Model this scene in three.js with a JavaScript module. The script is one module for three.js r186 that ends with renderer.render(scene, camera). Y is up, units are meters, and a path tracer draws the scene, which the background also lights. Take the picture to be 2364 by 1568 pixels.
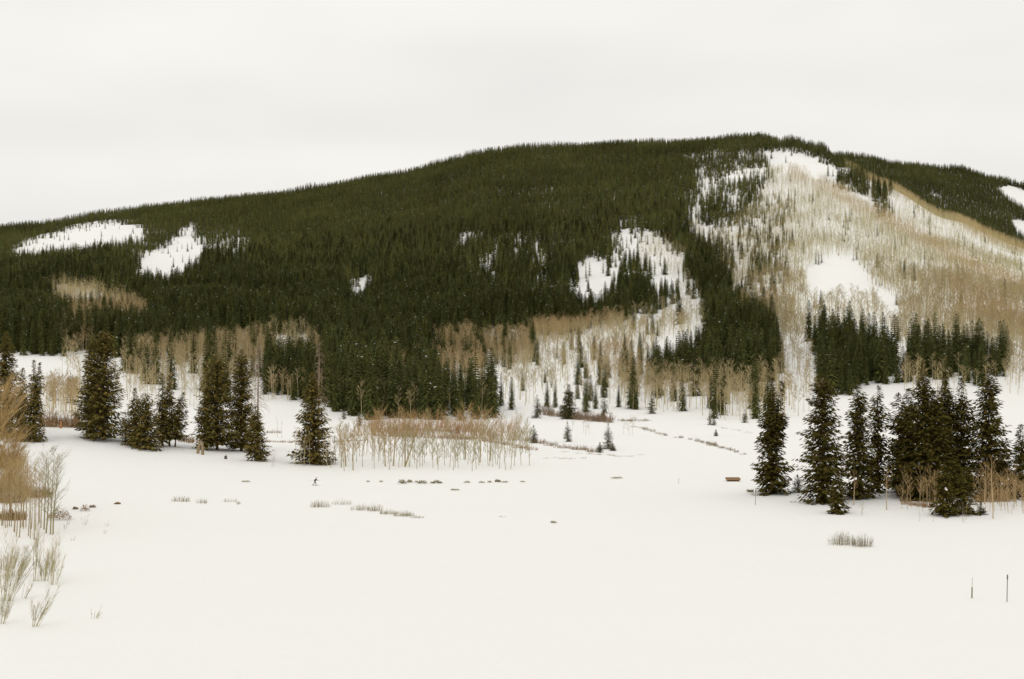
import * as THREE from 'three';
import { MarchingCubes } from 'three/addons/objects/MarchingCubes.js';

/* ---------------------------------------------------------------- camera, sky, sun, exposure */
const EYE = 32, FL = 3283, CX = 1182, CY = 784;            // lens in units of a 2364 x 1568 picture
const scene = new THREE.Scene();
const camera = new THREE.PerspectiveCamera(2 * Math.atan(CY / FL) * 180 / Math.PI, 1024 / 679, 1, 12000);
camera.position.set(0, EYE, 0);
camera.lookAt(0, EYE, -100);
const renderer = new THREE.WebGLRenderer();
renderer.toneMapping = THREE.LinearToneMapping;
renderer.toneMappingExposure = 1;
renderer.shadowMap.enabled = true;

function mulberry(a) {
  return () => { a |= 0; a = a + 0x6D2B79F5 | 0; let t = Math.imul(a ^ a >>> 15, 1 | a); t = t + Math.imul(t ^ t >>> 7, 61 | t) ^ t; return ((t ^ t >>> 14) >>> 0) / 4294967296; };
}
function hash2(ix, iy, s) { let h = Math.imul(ix | 0, 374761393) + Math.imul(iy | 0, 668265263) + Math.imul(s | 0, 974634777) | 0; h = Math.imul(h ^ h >>> 13, 1274126177); return ((h ^ h >>> 16) >>> 0) / 4294967296; }
function noise(x, y, s = 0) {
  const ix = Math.floor(x), iy = Math.floor(y), fx = x - ix, fy = y - iy, u = fx * fx * (3 - 2 * fx), v = fy * fy * (3 - 2 * fy);
  const a = hash2(ix, iy, s), b = hash2(ix + 1, iy, s), c = hash2(ix, iy + 1, s), d = hash2(ix + 1, iy + 1, s);
  return a + (b - a) * u + (c - a) * v + (a - b - c + d) * u * v;
}
const fbm = (x, y, s = 0) => (noise(x, y, s) + 0.5 * noise(x * 2.03, y * 2.03, s + 1) + 0.25 * noise(x * 4.1, y * 4.1, s + 2)) / 1.75;
const clamp = (v, a, b) => Math.min(b, Math.max(a, v)), lerp = (a, b, t) => a + (b - a) * t;
const smooth = (a, b, v) => { const t = clamp((v - a) / (b - a), 0, 1); return t * t * (3 - 2 * t); };

{ // overcast: one even, warm white cloud sheet with faint streaks
  const w = 512, h = 256, data = new Float32Array(w * h * 4);
  for (let r = 0; r < h; r++) for (let c = 0; c < w; c++) {
    const up = ((r + 0.5) / h - 0.5) * Math.PI, az = (c + 0.5) / w * Math.PI * 2, y = Math.max(Math.sin(up), 0.0);
    const X = Math.cos(az) * Math.cos(up) / (y + 0.12), Z = Math.sin(az) * Math.cos(up) / (y + 0.12);
    const n = fbm(X * 1.1 + 40, Z * 2.2 + 40, 11) - 0.5, m = fbm(X * 4 + 90, Z * 7 + 90, 15) - 0.5;
    const k = 1 + 0.17 * n + 0.07 * m, g = y > 0 || up > -0.02 ? 1 : 0.9;
    const i = (r * w + c) * 4;
    data[i] = 0.885 * k * g; data[i + 1] = 0.868 * k * g; data[i + 2] = 0.828 * (k - 0.03 * n) * g; data[i + 3] = 1;
  }
  const sky = new THREE.DataTexture(data, w, h, THREE.RGBAFormat, THREE.FloatType);
  sky.mapping = THREE.EquirectangularReflectionMapping; sky.magFilter = sky.minFilter = THREE.LinearFilter; sky.needsUpdate = true;
  scene.background = sky; scene.environment = sky;
}
const sun = new THREE.DirectionalLight(new THREE.Color(1, 0.97, 0.92), 0.5);
sun.position.set(-260, 700, 320); sun.target.position.set(0, 0, -300); scene.add(sun.target);
sun.castShadow = true; sun.shadow.radius = 50; sun.shadow.mapSize.set(2048, 2048);
Object.assign(sun.shadow.camera, { left: -400, right: 400, top: 400, bottom: -400, near: 10, far: 2500 });
scene.add(sun);

/* ---------------------------------------------------------------- helpers */
const used = {};
const numbered = (n) => { const k = used[n] = (used[n] ?? -1) + 1; return k ? `${n}_${String(k).padStart(3, '0')}` : n; };
function tag(o, label, category, group, kind) {
  if (label) o.userData.label = label;
  if (category) o.userData.category = category;
  if (group) o.userData.group = group;
  if (kind) o.userData.kind = kind;
  return o;
}
function thing(name, label, category, pos, group) {
  const g = new THREE.Group(); g.name = numbered(name); g.position.copy(pos); scene.add(g);
  return tag(g, label, category, group);
}
function part(name, geo, mat, parent) { const m = new THREE.Mesh(geo, mat); m.name = name; m.castShadow = m.receiveShadow = true; parent.add(m); return m; }
const std = (o) => new THREE.MeshStandardMaterial({ roughness: 1, metalness: 0, ...o });
const M = { painted: new THREE.MeshPhysicalMaterial({ vertexColors: true, side: THREE.DoubleSide, roughness: 1, metalness: 0, specularIntensity: 0.05 }) };
class Tris {                                               // collects coloured triangles
  constructor() { this.p = []; this.c = []; }
  tri(a, b, c, k) { this.p.push(a[0], a[1], a[2], b[0], b[1], b[2], c[0], c[1], c[2]); for (let i = 0; i < 3; i++) this.c.push(k[0], k[1], k[2]); }
  tube(pts, rad, sides, k) {                               // open tapered tube through points
    const rings = pts.map((p, i) => {
      const a = pts[Math.max(0, i - 1)], b = pts[Math.min(pts.length - 1, i + 1)], d = norm(sub(b, a));
      const s = norm(cross(d, Math.abs(d[1]) > 0.9 ? [1, 0, 0] : [0, 1, 0])), t = cross(d, s);
      return Array.from({ length: sides }, (_, j) => { const q = j / sides * 6.2832; return add(p, add(mul(s, Math.cos(q) * rad[i]), mul(t, Math.sin(q) * rad[i]))); });
    });
    for (let i = 0; i + 1 < rings.length; i++) for (let j = 0; j < sides; j++) {
      const a = rings[i][j], b = rings[i][(j + 1) % sides], c = rings[i + 1][j], d = rings[i + 1][(j + 1) % sides];
      this.tri(a, b, d, k); if (rad[i + 1] > 1e-4) this.tri(a, d, c, k);
    }
  }
  geo() {
    const g = new THREE.BufferGeometry();
    g.setAttribute('position', new THREE.Float32BufferAttribute(this.p, 3));
    g.setAttribute('color', new THREE.Float32BufferAttribute(this.c, 3));
    g.computeVertexNormals();
    return g;
  }
}
const add = (a, b) => [a[0] + b[0], a[1] + b[1], a[2] + b[2]], sub = (a, b) => [a[0] - b[0], a[1] - b[1], a[2] - b[2]], mul = (a, k) => [a[0] * k, a[1] * k, a[2] * k];
const cross = (a, b) => [a[1] * b[2] - a[2] * b[1], a[2] * b[0] - a[0] * b[2], a[0] * b[1] - a[1] * b[0]];
const norm = (a) => { const l = Math.hypot(a[0], a[1], a[2]) || 1; return [a[0] / l, a[1] / l, a[2] / l]; };

/* ---------------------------------------------------------------- terrain: one height for every place */
// rows of the hill by bearing: [distance, row of the picture at which its ground stands]
const HILL = [
  [-500, [[600, 955], [700, 930], [1000, 840], [1500, 720], [2000, 640], [2400, 605]]],
  [0, [[600, 955], [680, 905], [850, 815], [1100, 735], [1500, 650], [1900, 585], [2300, 543]]],
  [250, [[600, 955], [720, 880], [900, 800], [1200, 705], [1600, 605], [2000, 535], [2350, 502]]],
  [600, [[600, 955], [700, 900], [850, 835], [1050, 760], [1400, 655], [1800, 560], [2150, 500], [2450, 467]]],
  [900, [[600, 958], [700, 905], [850, 840], [1050, 765], [1400, 640], [1800, 530], [2150, 460], [2450, 417]]],
  [1200, [[600, 958], [700, 905], [850, 840], [1000, 775], [1400, 620], [1800, 500], [2150, 410], [2450, 352]]],
  [1500, [[600, 958], [700, 905], [850, 840], [1000, 770], [1250, 660], [1600, 530], [2000, 420], [2400, 340]]],
  [1760, [[600, 955], [700, 895], [850, 820], [1000, 740], [1250, 630], [1500, 530], [1800, 425], [2100, 355], [2300, 331]]],
  [1830, [[600, 955], [690, 900], [820, 825], [1000, 730], [1250, 615], [1500, 510], [1750, 424], [1950, 366], [2150, 335]]],
  [1900, [[600, 955], [680, 905], [800, 830], [1000, 720], [1250, 600], [1500, 490], [1700, 425], [1900, 378], [2050, 353]]],
  [1960, [[600, 955], [680, 905], [800, 830], [1000, 718], [1250, 600], [1480, 500], [1650, 450], [1850, 390]]],
  [2050, [[600, 955], [680, 900], [800, 830], [1000, 715], [1250, 600], [1450, 520], [1600, 475], [1750, 437]]],
  [2200, [[600, 955], [680, 900], [800, 825], [1000, 720], [1200, 640], [1400, 570], [1600, 510]]],
  [2364, [[600, 955], [680, 900], [800, 830], [1000, 745], [1200, 675], [1350, 635], [1550, 582]]],
  [2800, [[600, 955], [700, 900], [1000, 800], [1400, 720], [1500, 700]]],
].map(([x, rows]) => {
  const pts = [[480, 0], [560, 0.3], ...rows.map(([d, y]) => [d, EYE + (CY - y) * d / FL])], e = pts[pts.length - 1];
  pts.push([e[0] + 120, e[1] + 2], [e[0] + 400, e[1] - 25], [e[0] + 900, e[1] - 110], [e[0] + 3000, e[1] - 260], [9000, e[1] - 300]);
  // monotone-ish cubic through the points
  const m = pts.map((p, i) => { const a = pts[Math.max(0, i - 1)], b = pts[Math.min(pts.length - 1, i + 1)]; return (b[1] - a[1]) / (b[0] - a[0]); });
  return { x, at(d) {
    if (d <= pts[0][0]) return 0;
    let i = 0; while (i < pts.length - 2 && d > pts[i + 1][0]) i++;
    const w = pts[i + 1][0] - pts[i][0], t = clamp((d - pts[i][0]) / w, 0, 1), t2 = t * t, t3 = t2 * t;
    return (2 * t3 - 3 * t2 + 1) * pts[i][1] + (t3 - 2 * t2 + t) * w * m[i] + (3 * t2 - 2 * t3) * pts[i + 1][1] + (t3 - t2) * w * m[i + 1];
  } };
});
function hillAt(xp, d) {
  if (d < 480) return 0;
  xp = clamp(xp, HILL[0].x, HILL[HILL.length - 1].x);
  let i = 0; while (i < HILL.length - 2 && xp > HILL[i + 1].x) i++;
  let t = (xp - HILL[i].x) / (HILL[i + 1].x - HILL[i].x); t = t * t * (3 - 2 * t) * 0.5 + t * 0.5;
  return lerp(HILL[i].at(d), HILL[i + 1].at(d), t);
}
function ground(x, z) {
  const d = -z;
  if (d < 112) { const b = 30.2 * Math.pow(clamp(1 - d / 112, 0, 1.0), 1.35); return d > 0 ? b : 30.2 + Math.min(-d * 0.06, 25); }
  let h = hillAt(CX + FL * x / d, d);
  const far = smooth(560, 900, d);
  h += (fbm(x / 38 + 7, z / 38, 3) - 0.5) * 0.9 * smooth(112, 160, d) * (1 - far);
  h += (fbm(x / 9 + 7, z / 9, 5) - 0.5) * 0.16 * (1 - far);
  h += far * ((fbm(x / 120, z / 120, 7) - 0.5) * 16 + (fbm(x / 35, z / 35, 9) - 0.5) * 5) * smooth(700, 1100, d);
  const kx = x < -129 ? 1 : Math.exp(-(((x + 129) / 30) ** 2) / 2), kz = d < 400 ? Math.exp(-(((d - 400) / 58) ** 2) / 2) : Math.exp(-(((d - 400) / 30) ** 2) / 2);
  h += 7.6 * kx * kz;                                                   // the bench under the trees on the left
  h += 1.6 * Math.exp(-(((x - 88) / 26) ** 2 + ((d - 292) / 26) ** 2) / 2);   // the mound under the trees on the right
  h -= 1.1 * Math.exp(-(((d - 470 - x * 0.35) / 14) ** 2) / 2) * smooth(20, 60, x) * (1 - smooth(120, 170, x));  // the stream bed
  return h;
}
const project = (x, y, z) => [CX + FL * x / -z, CY - FL * (y - EYE) / -z];
function spot(xp, yp) {                                     // the place where the line of sight through a point of the picture meets the ground
  const u = (xp - CX) / FL; let last = 118;
  for (let d = 118; d < 3200; d += d < 700 ? 1 : 4) {
    if (project(u * d, ground(u * d, -d), -d)[1] <= yp) {
      let a = last, b = d;
      for (let k = 0; k < 12; k++) { const m = (a + b) / 2; if (project(u * m, ground(u * m, -m), -m)[1] <= yp) b = m; else a = m; }
      return new THREE.Vector3(u * b, ground(u * b, -b), -b);
    }
    last = d;
  }
  return new THREE.Vector3(u * last, ground(u * last, -last), -last);
}

const snowTex = (() => {
  const n = 512, data = new Uint8Array(n * n * 4);
  for (let j = 0; j < n; j++) for (let i = 0; i < n; i++) {
    const per = (s, f) => { const a = i / n * f, b = j / n * f, u = i / n, v = j / n; // tile by blending
      return lerp(lerp(noise(a, b, s), noise(a - f, b, s), u), lerp(noise(a, b - f, s), noise(a - f, b - f, s), u), v); };
    const v = clamp(128 + (per(1, 9) - 0.5) * 120 + (per(2, 33) - 0.5) * 80 + (per(3, 110) - 0.5) * 60, 0, 255), k = (j * n + i) * 4;
    data[k] = data[k + 1] = data[k + 2] = v; data[k + 3] = 255;
  }
  const t = new THREE.DataTexture(data, n, n); t.wrapS = t.wrapT = THREE.RepeatWrapping; t.magFilter = t.minFilter = THREE.LinearFilter; t.needsUpdate = true;
  t.repeat.set(1 / 22, 1 / 22);
  return t;
})();
M.snow = std({ color: new THREE.Color().setRGB(0.91, 0.903, 0.88), roughness: 0.85, bumpMap: snowTex, bumpScale: 0.12 });

M.snowTrack = std({ color: M.snow.color.clone(), roughness: 0.85 });

function sheet(name, us, ds, hAt, label, cat) {
  const pos = [], uv = [], idx = [], n = us.length;
  for (const d of ds) for (const u of us) { const x = clamp(u * d, -6000, 6000); pos.push(x, hAt(x, -d), -d); uv.push(x, -d); }
  for (let r = 0; r + 1 < ds.length; r++) for (let c = 0; c + 1 < n; c++) { const a = r * n + c; idx.push(a, a + 1, a + n + 1, a, a + n + 1, a + n); }
  const g = new THREE.BufferGeometry();
  g.setAttribute('position', new THREE.Float32BufferAttribute(pos, 3)); g.setAttribute('uv', new THREE.Float32BufferAttribute(uv, 2)); g.setIndex(idx); g.computeVertexNormals();
  const m = new THREE.Mesh(g, M.snow); m.name = name; m.receiveShadow = true; m.castShadow = true; scene.add(m);
  return tag(m, label, cat, null, 'structure');
}
const steps = (a, b, s) => Array.from({ length: Math.round((b - a) / s) }, (_, i) => a + i * s);
const US = [-3000, -300, -40, -12, -5, -2.5, -1.5, -1, -0.75, -0.58, -0.48, ...steps(-0.42, 0.4201, 0.0019), 0.44, 0.48, 0.58, 0.75, 1, 1.5, 2.5, 5, 12, 40, 300, 3000];
const DN = [-3000, -800, -200, -60, -20, -8].map((d) => d);
{ // the meadow, from behind the camera to the foot of the hill
  const ds = [2, 5, 10, 20, 32, 45, 58, 70, 82, 94, 104, 112, ...steps(118, 520, 3), ...steps(520, 641, 4)];
  const last = 640; if (ds[ds.length - 1] !== last) ds.push(last);
  sheet('ground', US, ds, ground, 'wide flat snow covered meadow in the valley floor', 'snow field');
  sheet('hillside', US, [640, ...steps(652, 2700, 12), 2750, 2900, 3200, 3700, 4500, 6000], ground, 'long rounded mountain under snow carrying the forest', 'mountain');
  const back = []; const pos = [], idx = [], uv = [], xs = [-6000, -2000, -600, -200, -60, -15, 0, 15, 60, 200, 600, 2000, 6000], zs = [-2, 10, 40, 120, 400, 1500, 5000];
  for (const z of zs) for (const x of xs) { pos.push(x, ground(x, z), z); uv.push(x, z); }
  for (let r = 0; r + 1 < zs.length; r++) for (let c = 0; c + 1 < xs.length; c++) { const a = r * xs.length + c; idx.push(a, a + xs.length, a + 1, a + 1, a + xs.length, a + xs.length + 1); }
  const g = new THREE.BufferGeometry(); g.setAttribute('position', new THREE.Float32BufferAttribute(pos, 3)); g.setAttribute('uv', new THREE.Float32BufferAttribute(uv, 2)); g.setIndex(idx); g.computeVertexNormals();
  const m = new THREE.Mesh(g, M.snow); m.name = 'terrain'; m.receiveShadow = true; scene.add(m); tag(m, 'snow slope rising behind the viewpoint', 'slope', null, 'structure');
}
const BACK = [[1500, 440], [1850, 368], [1930, 366], [2100, 382], [2200, 395], [2300, 417], [2364, 431], [2800, 530], [3300, 640]];
function backAt(x, z) {                                    // the second mountain, behind the right shoulder of the first
  const d = -z, xp = clamp(CX + FL * x / d, 1500, 3300); let i = 0; while (i < BACK.length - 2 && xp > BACK[i + 1][0]) i++;
  const y = lerp(BACK[i][1], BACK[i + 1][1], smooth(0, 1, (xp - BACK[i][0]) / (BACK[i + 1][0] - BACK[i][0])));
  const top = EYE + (CY - y) * 3100 / FL, t = d - 3100;
  return top + (t < 0 ? t * 0.33 - t * t * 0.00002 : -t * t / 4000 - 0.05 * t) + (fbm(x / 110, z / 110, 21) - 0.5) * 14;
}
sheet('far_ridge', steps(0.1, 0.66, 0.006), steps(2420, 3500, 24), backAt, 'second forested ridge behind the right shoulder of the mountain', 'mountain');

/* ---------------------------------------------------------------- where what grows: outlines on the slope */
const inside = (P, x, y) => { let r = false; for (let i = 0, j = P.length - 1; i < P.length; j = i++) { const a = P[i], b = P[j]; if ((a[1] > y) !== (b[1] > y) && x < (b[0] - a[0]) * (y - a[1]) / (b[1] - a[1]) + a[0]) r = !r; } return r; };
const band = (pts, w) => [...pts.map(([x, y]) => [x, y - w / 2]), ...pts.map(([x, y]) => [x, y + w / 2]).reverse()];
const box = (x0, y0, x1, y1) => [[x0, y0], [x1, y0], [x1, y1], [x0, y1]];
// con / asp: share of the places that carry a conifer / a bare aspen; clump: how strongly they gather; brown: tone of the aspens
const AREAS = [
  { con: 1, in: 'forest', P: [[-160, 200], [1800, 200], [1800, 345], [1700, 362], [1600, 368], [1545, 400], [1560, 520], [1600, 600], [1575, 680], [1530, 722], [1440, 740], [1380, 755], [1260, 772], [1230, 765], [1150, 762], [1090, 775], [1000, 800], [960, 850], [900, 860], [740, 850], [700, 790], [650, 765], [600, 760], [540, 775], [480, 800], [430, 808], [290, 818], [150, 810], [-160, 815]] },
  { con: 1, P: [[1790, 200], [1930, 300], [1990, 385], [1935, 380], [1912, 374], [1871, 352], [1815, 338], [1760, 345]] },
  { asp: 0.68, con: 0.018, hm: 0.65, tone: 0.3, P: [[1760, 395], [1810, 400], [1870, 415], [1920, 430], [1990, 455], [2050, 495], [2100, 540], [2200, 560], [2364, 640], [2520, 720], [2520, 960], [2350, 930], [2330, 850], [2200, 850], [2100, 835], [2060, 790], [1990, 760], [1900, 740], [1860, 790], [1800, 800], [1760, 760], [1700, 730], [1690, 640], [1650, 560], [1640, 500], [1700, 440]] },
  { asp: 0.6, con: 0.15, hm: 0.75, clump: 0.75, tone: 0.6, P: [[1590, 500], [1640, 480], [1740, 440], [1830, 470], [1830, 600], [1800, 740], [1700, 735], [1680, 640], [1600, 560]] },
  { asp: 0.45, con: 0.015, hm: 0.6, tone: 0.3, P: [[1960, 400], [2050, 435], [2130, 475], [2250, 540], [2364, 575], [2520, 620], [2520, 720], [2364, 640], [2200, 560], [2100, 530], [2040, 480], [1990, 455]] },
  { asp: 1.0, tone: 1, P: band([[1960, 392], [2050, 432], [2130, 472], [2200, 505], [2250, 535], [2300, 558], [2400, 590]], 22) },
  { asp: 1.3, tone: 1, P: band([[1830, 404], [1900, 430], [2000, 490], [2110, 548], [2200, 600], [2364, 680], [2500, 740]], 30) },
  { asp: 0.95, tone: 0.8, P: band([[2200, 700], [2364, 760], [2500, 800]], 80) },
  { asp: 0.2, con: 0.01, hm: 0.7, tone: 0.3, P: [[1845, 705], [1960, 698], [2010, 705], [2060, 780], [1960, 810], [1860, 800]] },
  { con: 0.36, asp: 0.05, hm: 0.95, clump: 0.85, P: [[1545, 372], [1610, 360], [1700, 352], [1762, 352], [1775, 400], [1762, 440], [1740, 480], [1700, 520], [1660, 540], [1590, 520], [1560, 440]] },
  { con: 0.96, P: [[1478, 382], [1560, 372], [1600, 380], [1605, 430], [1582, 517], [1596, 560], [1640, 600], [1682, 640], [1690, 700], [1712, 740], [1780, 770], [1800, 830], [1770, 884], [1690, 888], [1580, 884], [1506, 892], [1500, 820], [1540, 770], [1640, 780], [1640, 740], [1618, 690], [1588, 610], [1560, 560], [1500, 480]] },
  { con: 0.9, P: box(1810, 374, 1822, 400) }, { con: 0.8, P: box(1930, 408, 1962, 436) }, { con: 0.9, P: [[1955, 398], [2000, 410], [2018, 440], [2008, 452], [1970, 440]] }, { con: 0.9, P: box(2026, 440, 2046, 470) }, { con: 0.8, P: box(2036, 474, 2050, 496) },
  { con: 0.16, P: [[575, 540], [465, 540], [460, 600], [575, 612]], clump: 0.8 },
  { con: 0.5, clump: 0.8, P: [[1060, 540], [1320, 560], [1300, 720], [1040, 712]] },
  // open snow
  { open: 1, con: 0.015, hm: 0.6, P: [[5, 582], [50, 556], [120, 534], [180, 516], [262, 508], [335, 518], [352, 538], [330, 556], [250, 564], [200, 576], [150, 574], [90, 584]] },
  { open: 1, con: 0.018, hm: 0.6, P: [[286, 614], [335, 582], [395, 550], [436, 512], [460, 520], [470, 596], [445, 622], [400, 640], [325, 630]] },
  { con: 0.4, P: [[340, 530], [400, 522], [360, 560]] },
  { open: 1, P: [[800, 684], [820, 655], [845, 642], [862, 655], [852, 688], [825, 690]] },
  { open: 1, con: 0.02, hm: 0.75, P: [[1318, 655], [1322, 618], [1345, 602], [1360, 586], [1382, 596], [1396, 574], [1428, 560], [1436, 542], [1418, 520], [1440, 510], [1460, 530], [1482, 512], [1494, 536], [1522, 548], [1560, 575], [1592, 602], [1592, 640], [1560, 655], [1460, 655], [1400, 672], [1345, 690], [1318, 675]] },
  { con: 0.4, hm: 0.85, P: [[1384, 580], [1412, 566], [1440, 572], [1442, 596], [1412, 606], [1390, 600]] }, { con: 0.5, hm: 0.85, P: [[1446, 532], [1466, 536], [1484, 548], [1480, 568], [1456, 562]] }, { con: 0.25, P: [[1430, 610], [1460, 604], [1492, 640], [1470, 668], [1436, 660]] },
  { open: 1, asp: 0.3, con: 0.03, hm: 0.7, tone: 0.4, P: [[1470, 560], [1530, 555], [1590, 600], [1600, 650], [1560, 650], [1480, 625]] },
  { con: 0.5, P: [[1320, 700], [1400, 680], [1470, 668], [1570, 672], [1555, 705], [1500, 726], [1440, 742], [1340, 745]], clump: 0.7 },
  { open: 1, asp: 0.2, con: 0.01, tone: 0.3, P: [[1440, 742], [1530, 715], [1560, 690], [1595, 630], [1625, 700], [1640, 750], [1600, 785], [1500, 790], [1420, 775]] },
  { open: 1, P: [[1858, 640], [1886, 607], [1927, 596], [1961, 599], [1999, 626], [2014, 656], [2051, 682], [2085, 712], [2092, 727], [2077, 757], [2055, 776], [2040, 730], [2017, 700], [1965, 696], [1920, 704], [1882, 706], [1867, 674]] },
  { open: 1, con: 0.004, P: [[1766, 348], [1815, 340], [1871, 354], [1909, 376], [1912, 401], [1946, 384], [1942, 404], [1916, 423], [1890, 427], [1867, 408], [1837, 393], [1815, 401], [1777, 382]] },
  { open: 1, P: [[1972, 442], [2006, 455], [2012, 476], [2040, 484], [2020, 490], [1985, 466]] },
  // the foot of the hill
  { asp: 0.9, con: 0.25, hm: 0.8, clump: 0.6, tone: 0.8, in: 'copse', P: [[110, 695], [250, 715], [340, 730], [345, 765], [200, 756], [105, 725]] },
  { open: 1, asp: 1.1, con: 0.03, hm: 0.6, tone: 0.8, in: 'copse', P: [[95, 674], [130, 662], [160, 656], [215, 668], [280, 690], [345, 716], [330, 730], [250, 718], [180, 708], [125, 698]] },
  { asp: 0.6, con: 0.5, tone: 0.8, in: 'copse', P: [[130, 745], [230, 745], [230, 812], [140, 806]] },
  { asp: 0.8, con: 0.3, tone: 1, in: 'copse', P: box(540, 690, 570, 720) },
  { asp: 0.72, con: 0.08, tone: 0.6, in: 'slope', P: [[290, 818], [430, 815], [540, 795], [600, 775], [650, 768], [740, 800], [745, 850], [620, 880], [540, 880], [430, 885], [300, 898]] },
  { asp: 0.3, tone: 0.4, in: 'slope', P: [[300, 898], [430, 885], [560, 880], [560, 905], [430, 930], [300, 930]] },
  { asp: 0.15, tone: 0.5, in: 'slope', P: box(625, 775, 720, 835) },
  { asp: 0.9, tone: 0.8, in: 'slope', P: [[620, 925], [740, 930], [820, 962], [820, 940], [740, 890], [620, 895]] },
  { con: 0.9, in: 'left', P: [[612, 870], [730, 870], [735, 925], [690, 922], [615, 905]] },
  { asp: 0.4, tone: 0.5, in: 'copse', P: [[140, 810], [180, 815], [180, 900], [150, 880]] },
  { asp: 1.5, tone: 0.9, in: 'copse', P: [[95, 930], [185, 925], [190, 968], [95, 968]] },
  { open: 1, asp: 0.95, tone: 0.8, con: 0.1, in: 'slope', P: [[1010, 790], [1090, 785], [1112, 800], [1232, 785], [1222, 842], [1110, 850], [1010, 850]] },
  { asp: 0.7, con: 0.4, tone: 0.9, in: 'slope', P: [[880, 850], [1112, 840], [1120, 900], [1000, 905], [880, 890]] },
  { con: 0.62, clump: 0.7, asp: 0.16, in: 'centre', P: [[740, 850], [880, 855], [900, 890], [1060, 905], [1135, 920], [1142, 962], [1060, 962], [960, 962], [840, 970], [800, 958], [755, 930]] },
  { open: 1, asp: 0.27, con: 0.02, hm: 0.7, tone: 0.3, in: 'slope', P: [[1235, 778], [1380, 762], [1440, 744], [1500, 770], [1530, 775], [1502, 830], [1500, 892], [1480, 932], [1380, 945], [1200, 940], [1150, 932], [1142, 850], [1222, 842]] },
  { asp: 0.45, con: 0.05, hm: 0.8, tone: 0.8, in: 'slope', P: [[1370, 830], [1480, 830], [1490, 900], [1380, 900]] },
  { asp: 1.1, tone: 0.9, P: [[1235, 770], [1300, 768], [1440, 748], [1445, 760], [1300, 790], [1240, 792]] },
  { asp: 0.62, con: 0.06, tone: 0.6, in: 'slope', P: [[1400, 890], [1500, 894], [1700, 890], [1790, 885], [1790, 950], [1745, 970], [1640, 962], [1540, 952], [1450, 945]] },
  { asp: 0.35, tone: 0.5, P: [[1800, 810], [1870, 800], [1890, 860], [1900, 900], [1800, 905]] },
  { con: 0.85, clump: 0.5, in: 'gully', P: [[1505, 850], [1600, 840], [1700, 800], [1780, 790], [1800, 850], [1762, 882], [1690, 886], [1580, 882], [1510, 892]] },
  { con: 0.7, clump: 0.7, in: 'right', P: [[1875, 790], [1960, 800], [2050, 835], [2064, 872], [2050, 885], [1990, 888], [1952, 908], [1906, 905], [1892, 860]] },
  { con: 0.75, clump: 0.7, in: 'edge', P: [[2098, 832], [2200, 828], [2325, 835], [2340, 860], [2290, 870], [2200, 876], [2110, 876]] },
  { asp: 0.3, tone: 0.6, P: [[2340, 870], [2520, 880], [2520, 950], [2330, 930]] },
  { asp: 0.3, tone: 0.4, P: [[1790, 880], [1880, 895], [1880, 940], [1790, 965]] },
  { asp: 0.32, con: 0.02, tone: 0.5, P: [[2075, 880], [2345, 874], [2345, 905], [2230, 915], [2090, 925]] }, { asp: 0.35, con: 0.02, tone: 0.4, P: [[180, 880], [300, 900], [430, 900], [560, 895], [600, 930], [430, 940], [190, 935]] },
  { asp: 0.3, tone: 0.6, P: [[1790, 905], [1890, 910], [1900, 945], [1780, 955]] },
].map((a) => { const xs = a.P.map((p) => p[0]), ys = a.P.map((p) => p[1]); return { con: 0, asp: 0, tone: 0.7, clump: 0, ...a, x0: Math.min(...xs), x1: Math.max(...xs), y0: Math.min(...ys), y1: Math.max(...ys) }; });
const NONE = { con: 0, asp: 0, clump: 0, tone: 0.7 };
function areaAt(x, y) { for (let i = AREAS.length - 1; i >= 0; i--) { const a = AREAS[i]; if (x >= a.x0 && x <= a.x1 && y >= a.y0 && y <= a.y1 && inside(a.P, x, y)) return a; } return NONE; }

/* ---------------------------------------------------------------- conifers */
const GREEN = { near: [0.09, 0.072, 0.027], mid: [0.1, 0.108, 0.034], bark: [0.13, 0.075, 0.04], snow: [0.85, 0.83, 0.8] };
function spray(T, p, dir, len, wid, sag, k) {               // a tuft of needles: a bent, pointed leaf shape
  const s = norm(cross(dir, [0, 1, 0])), q = mul(s, wid / 2), mid = add(p, mul(dir, len * 0.45)), a = add(add(mid, q), [0, -sag, 0]), b = add(sub(mid, q), [0, -sag, 0]), e = add(add(p, mul(dir, len)), [0, -sag * 0.6, 0]);
  T.tri(p, a, e, k); T.tri(p, e, b, k);
}
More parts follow.
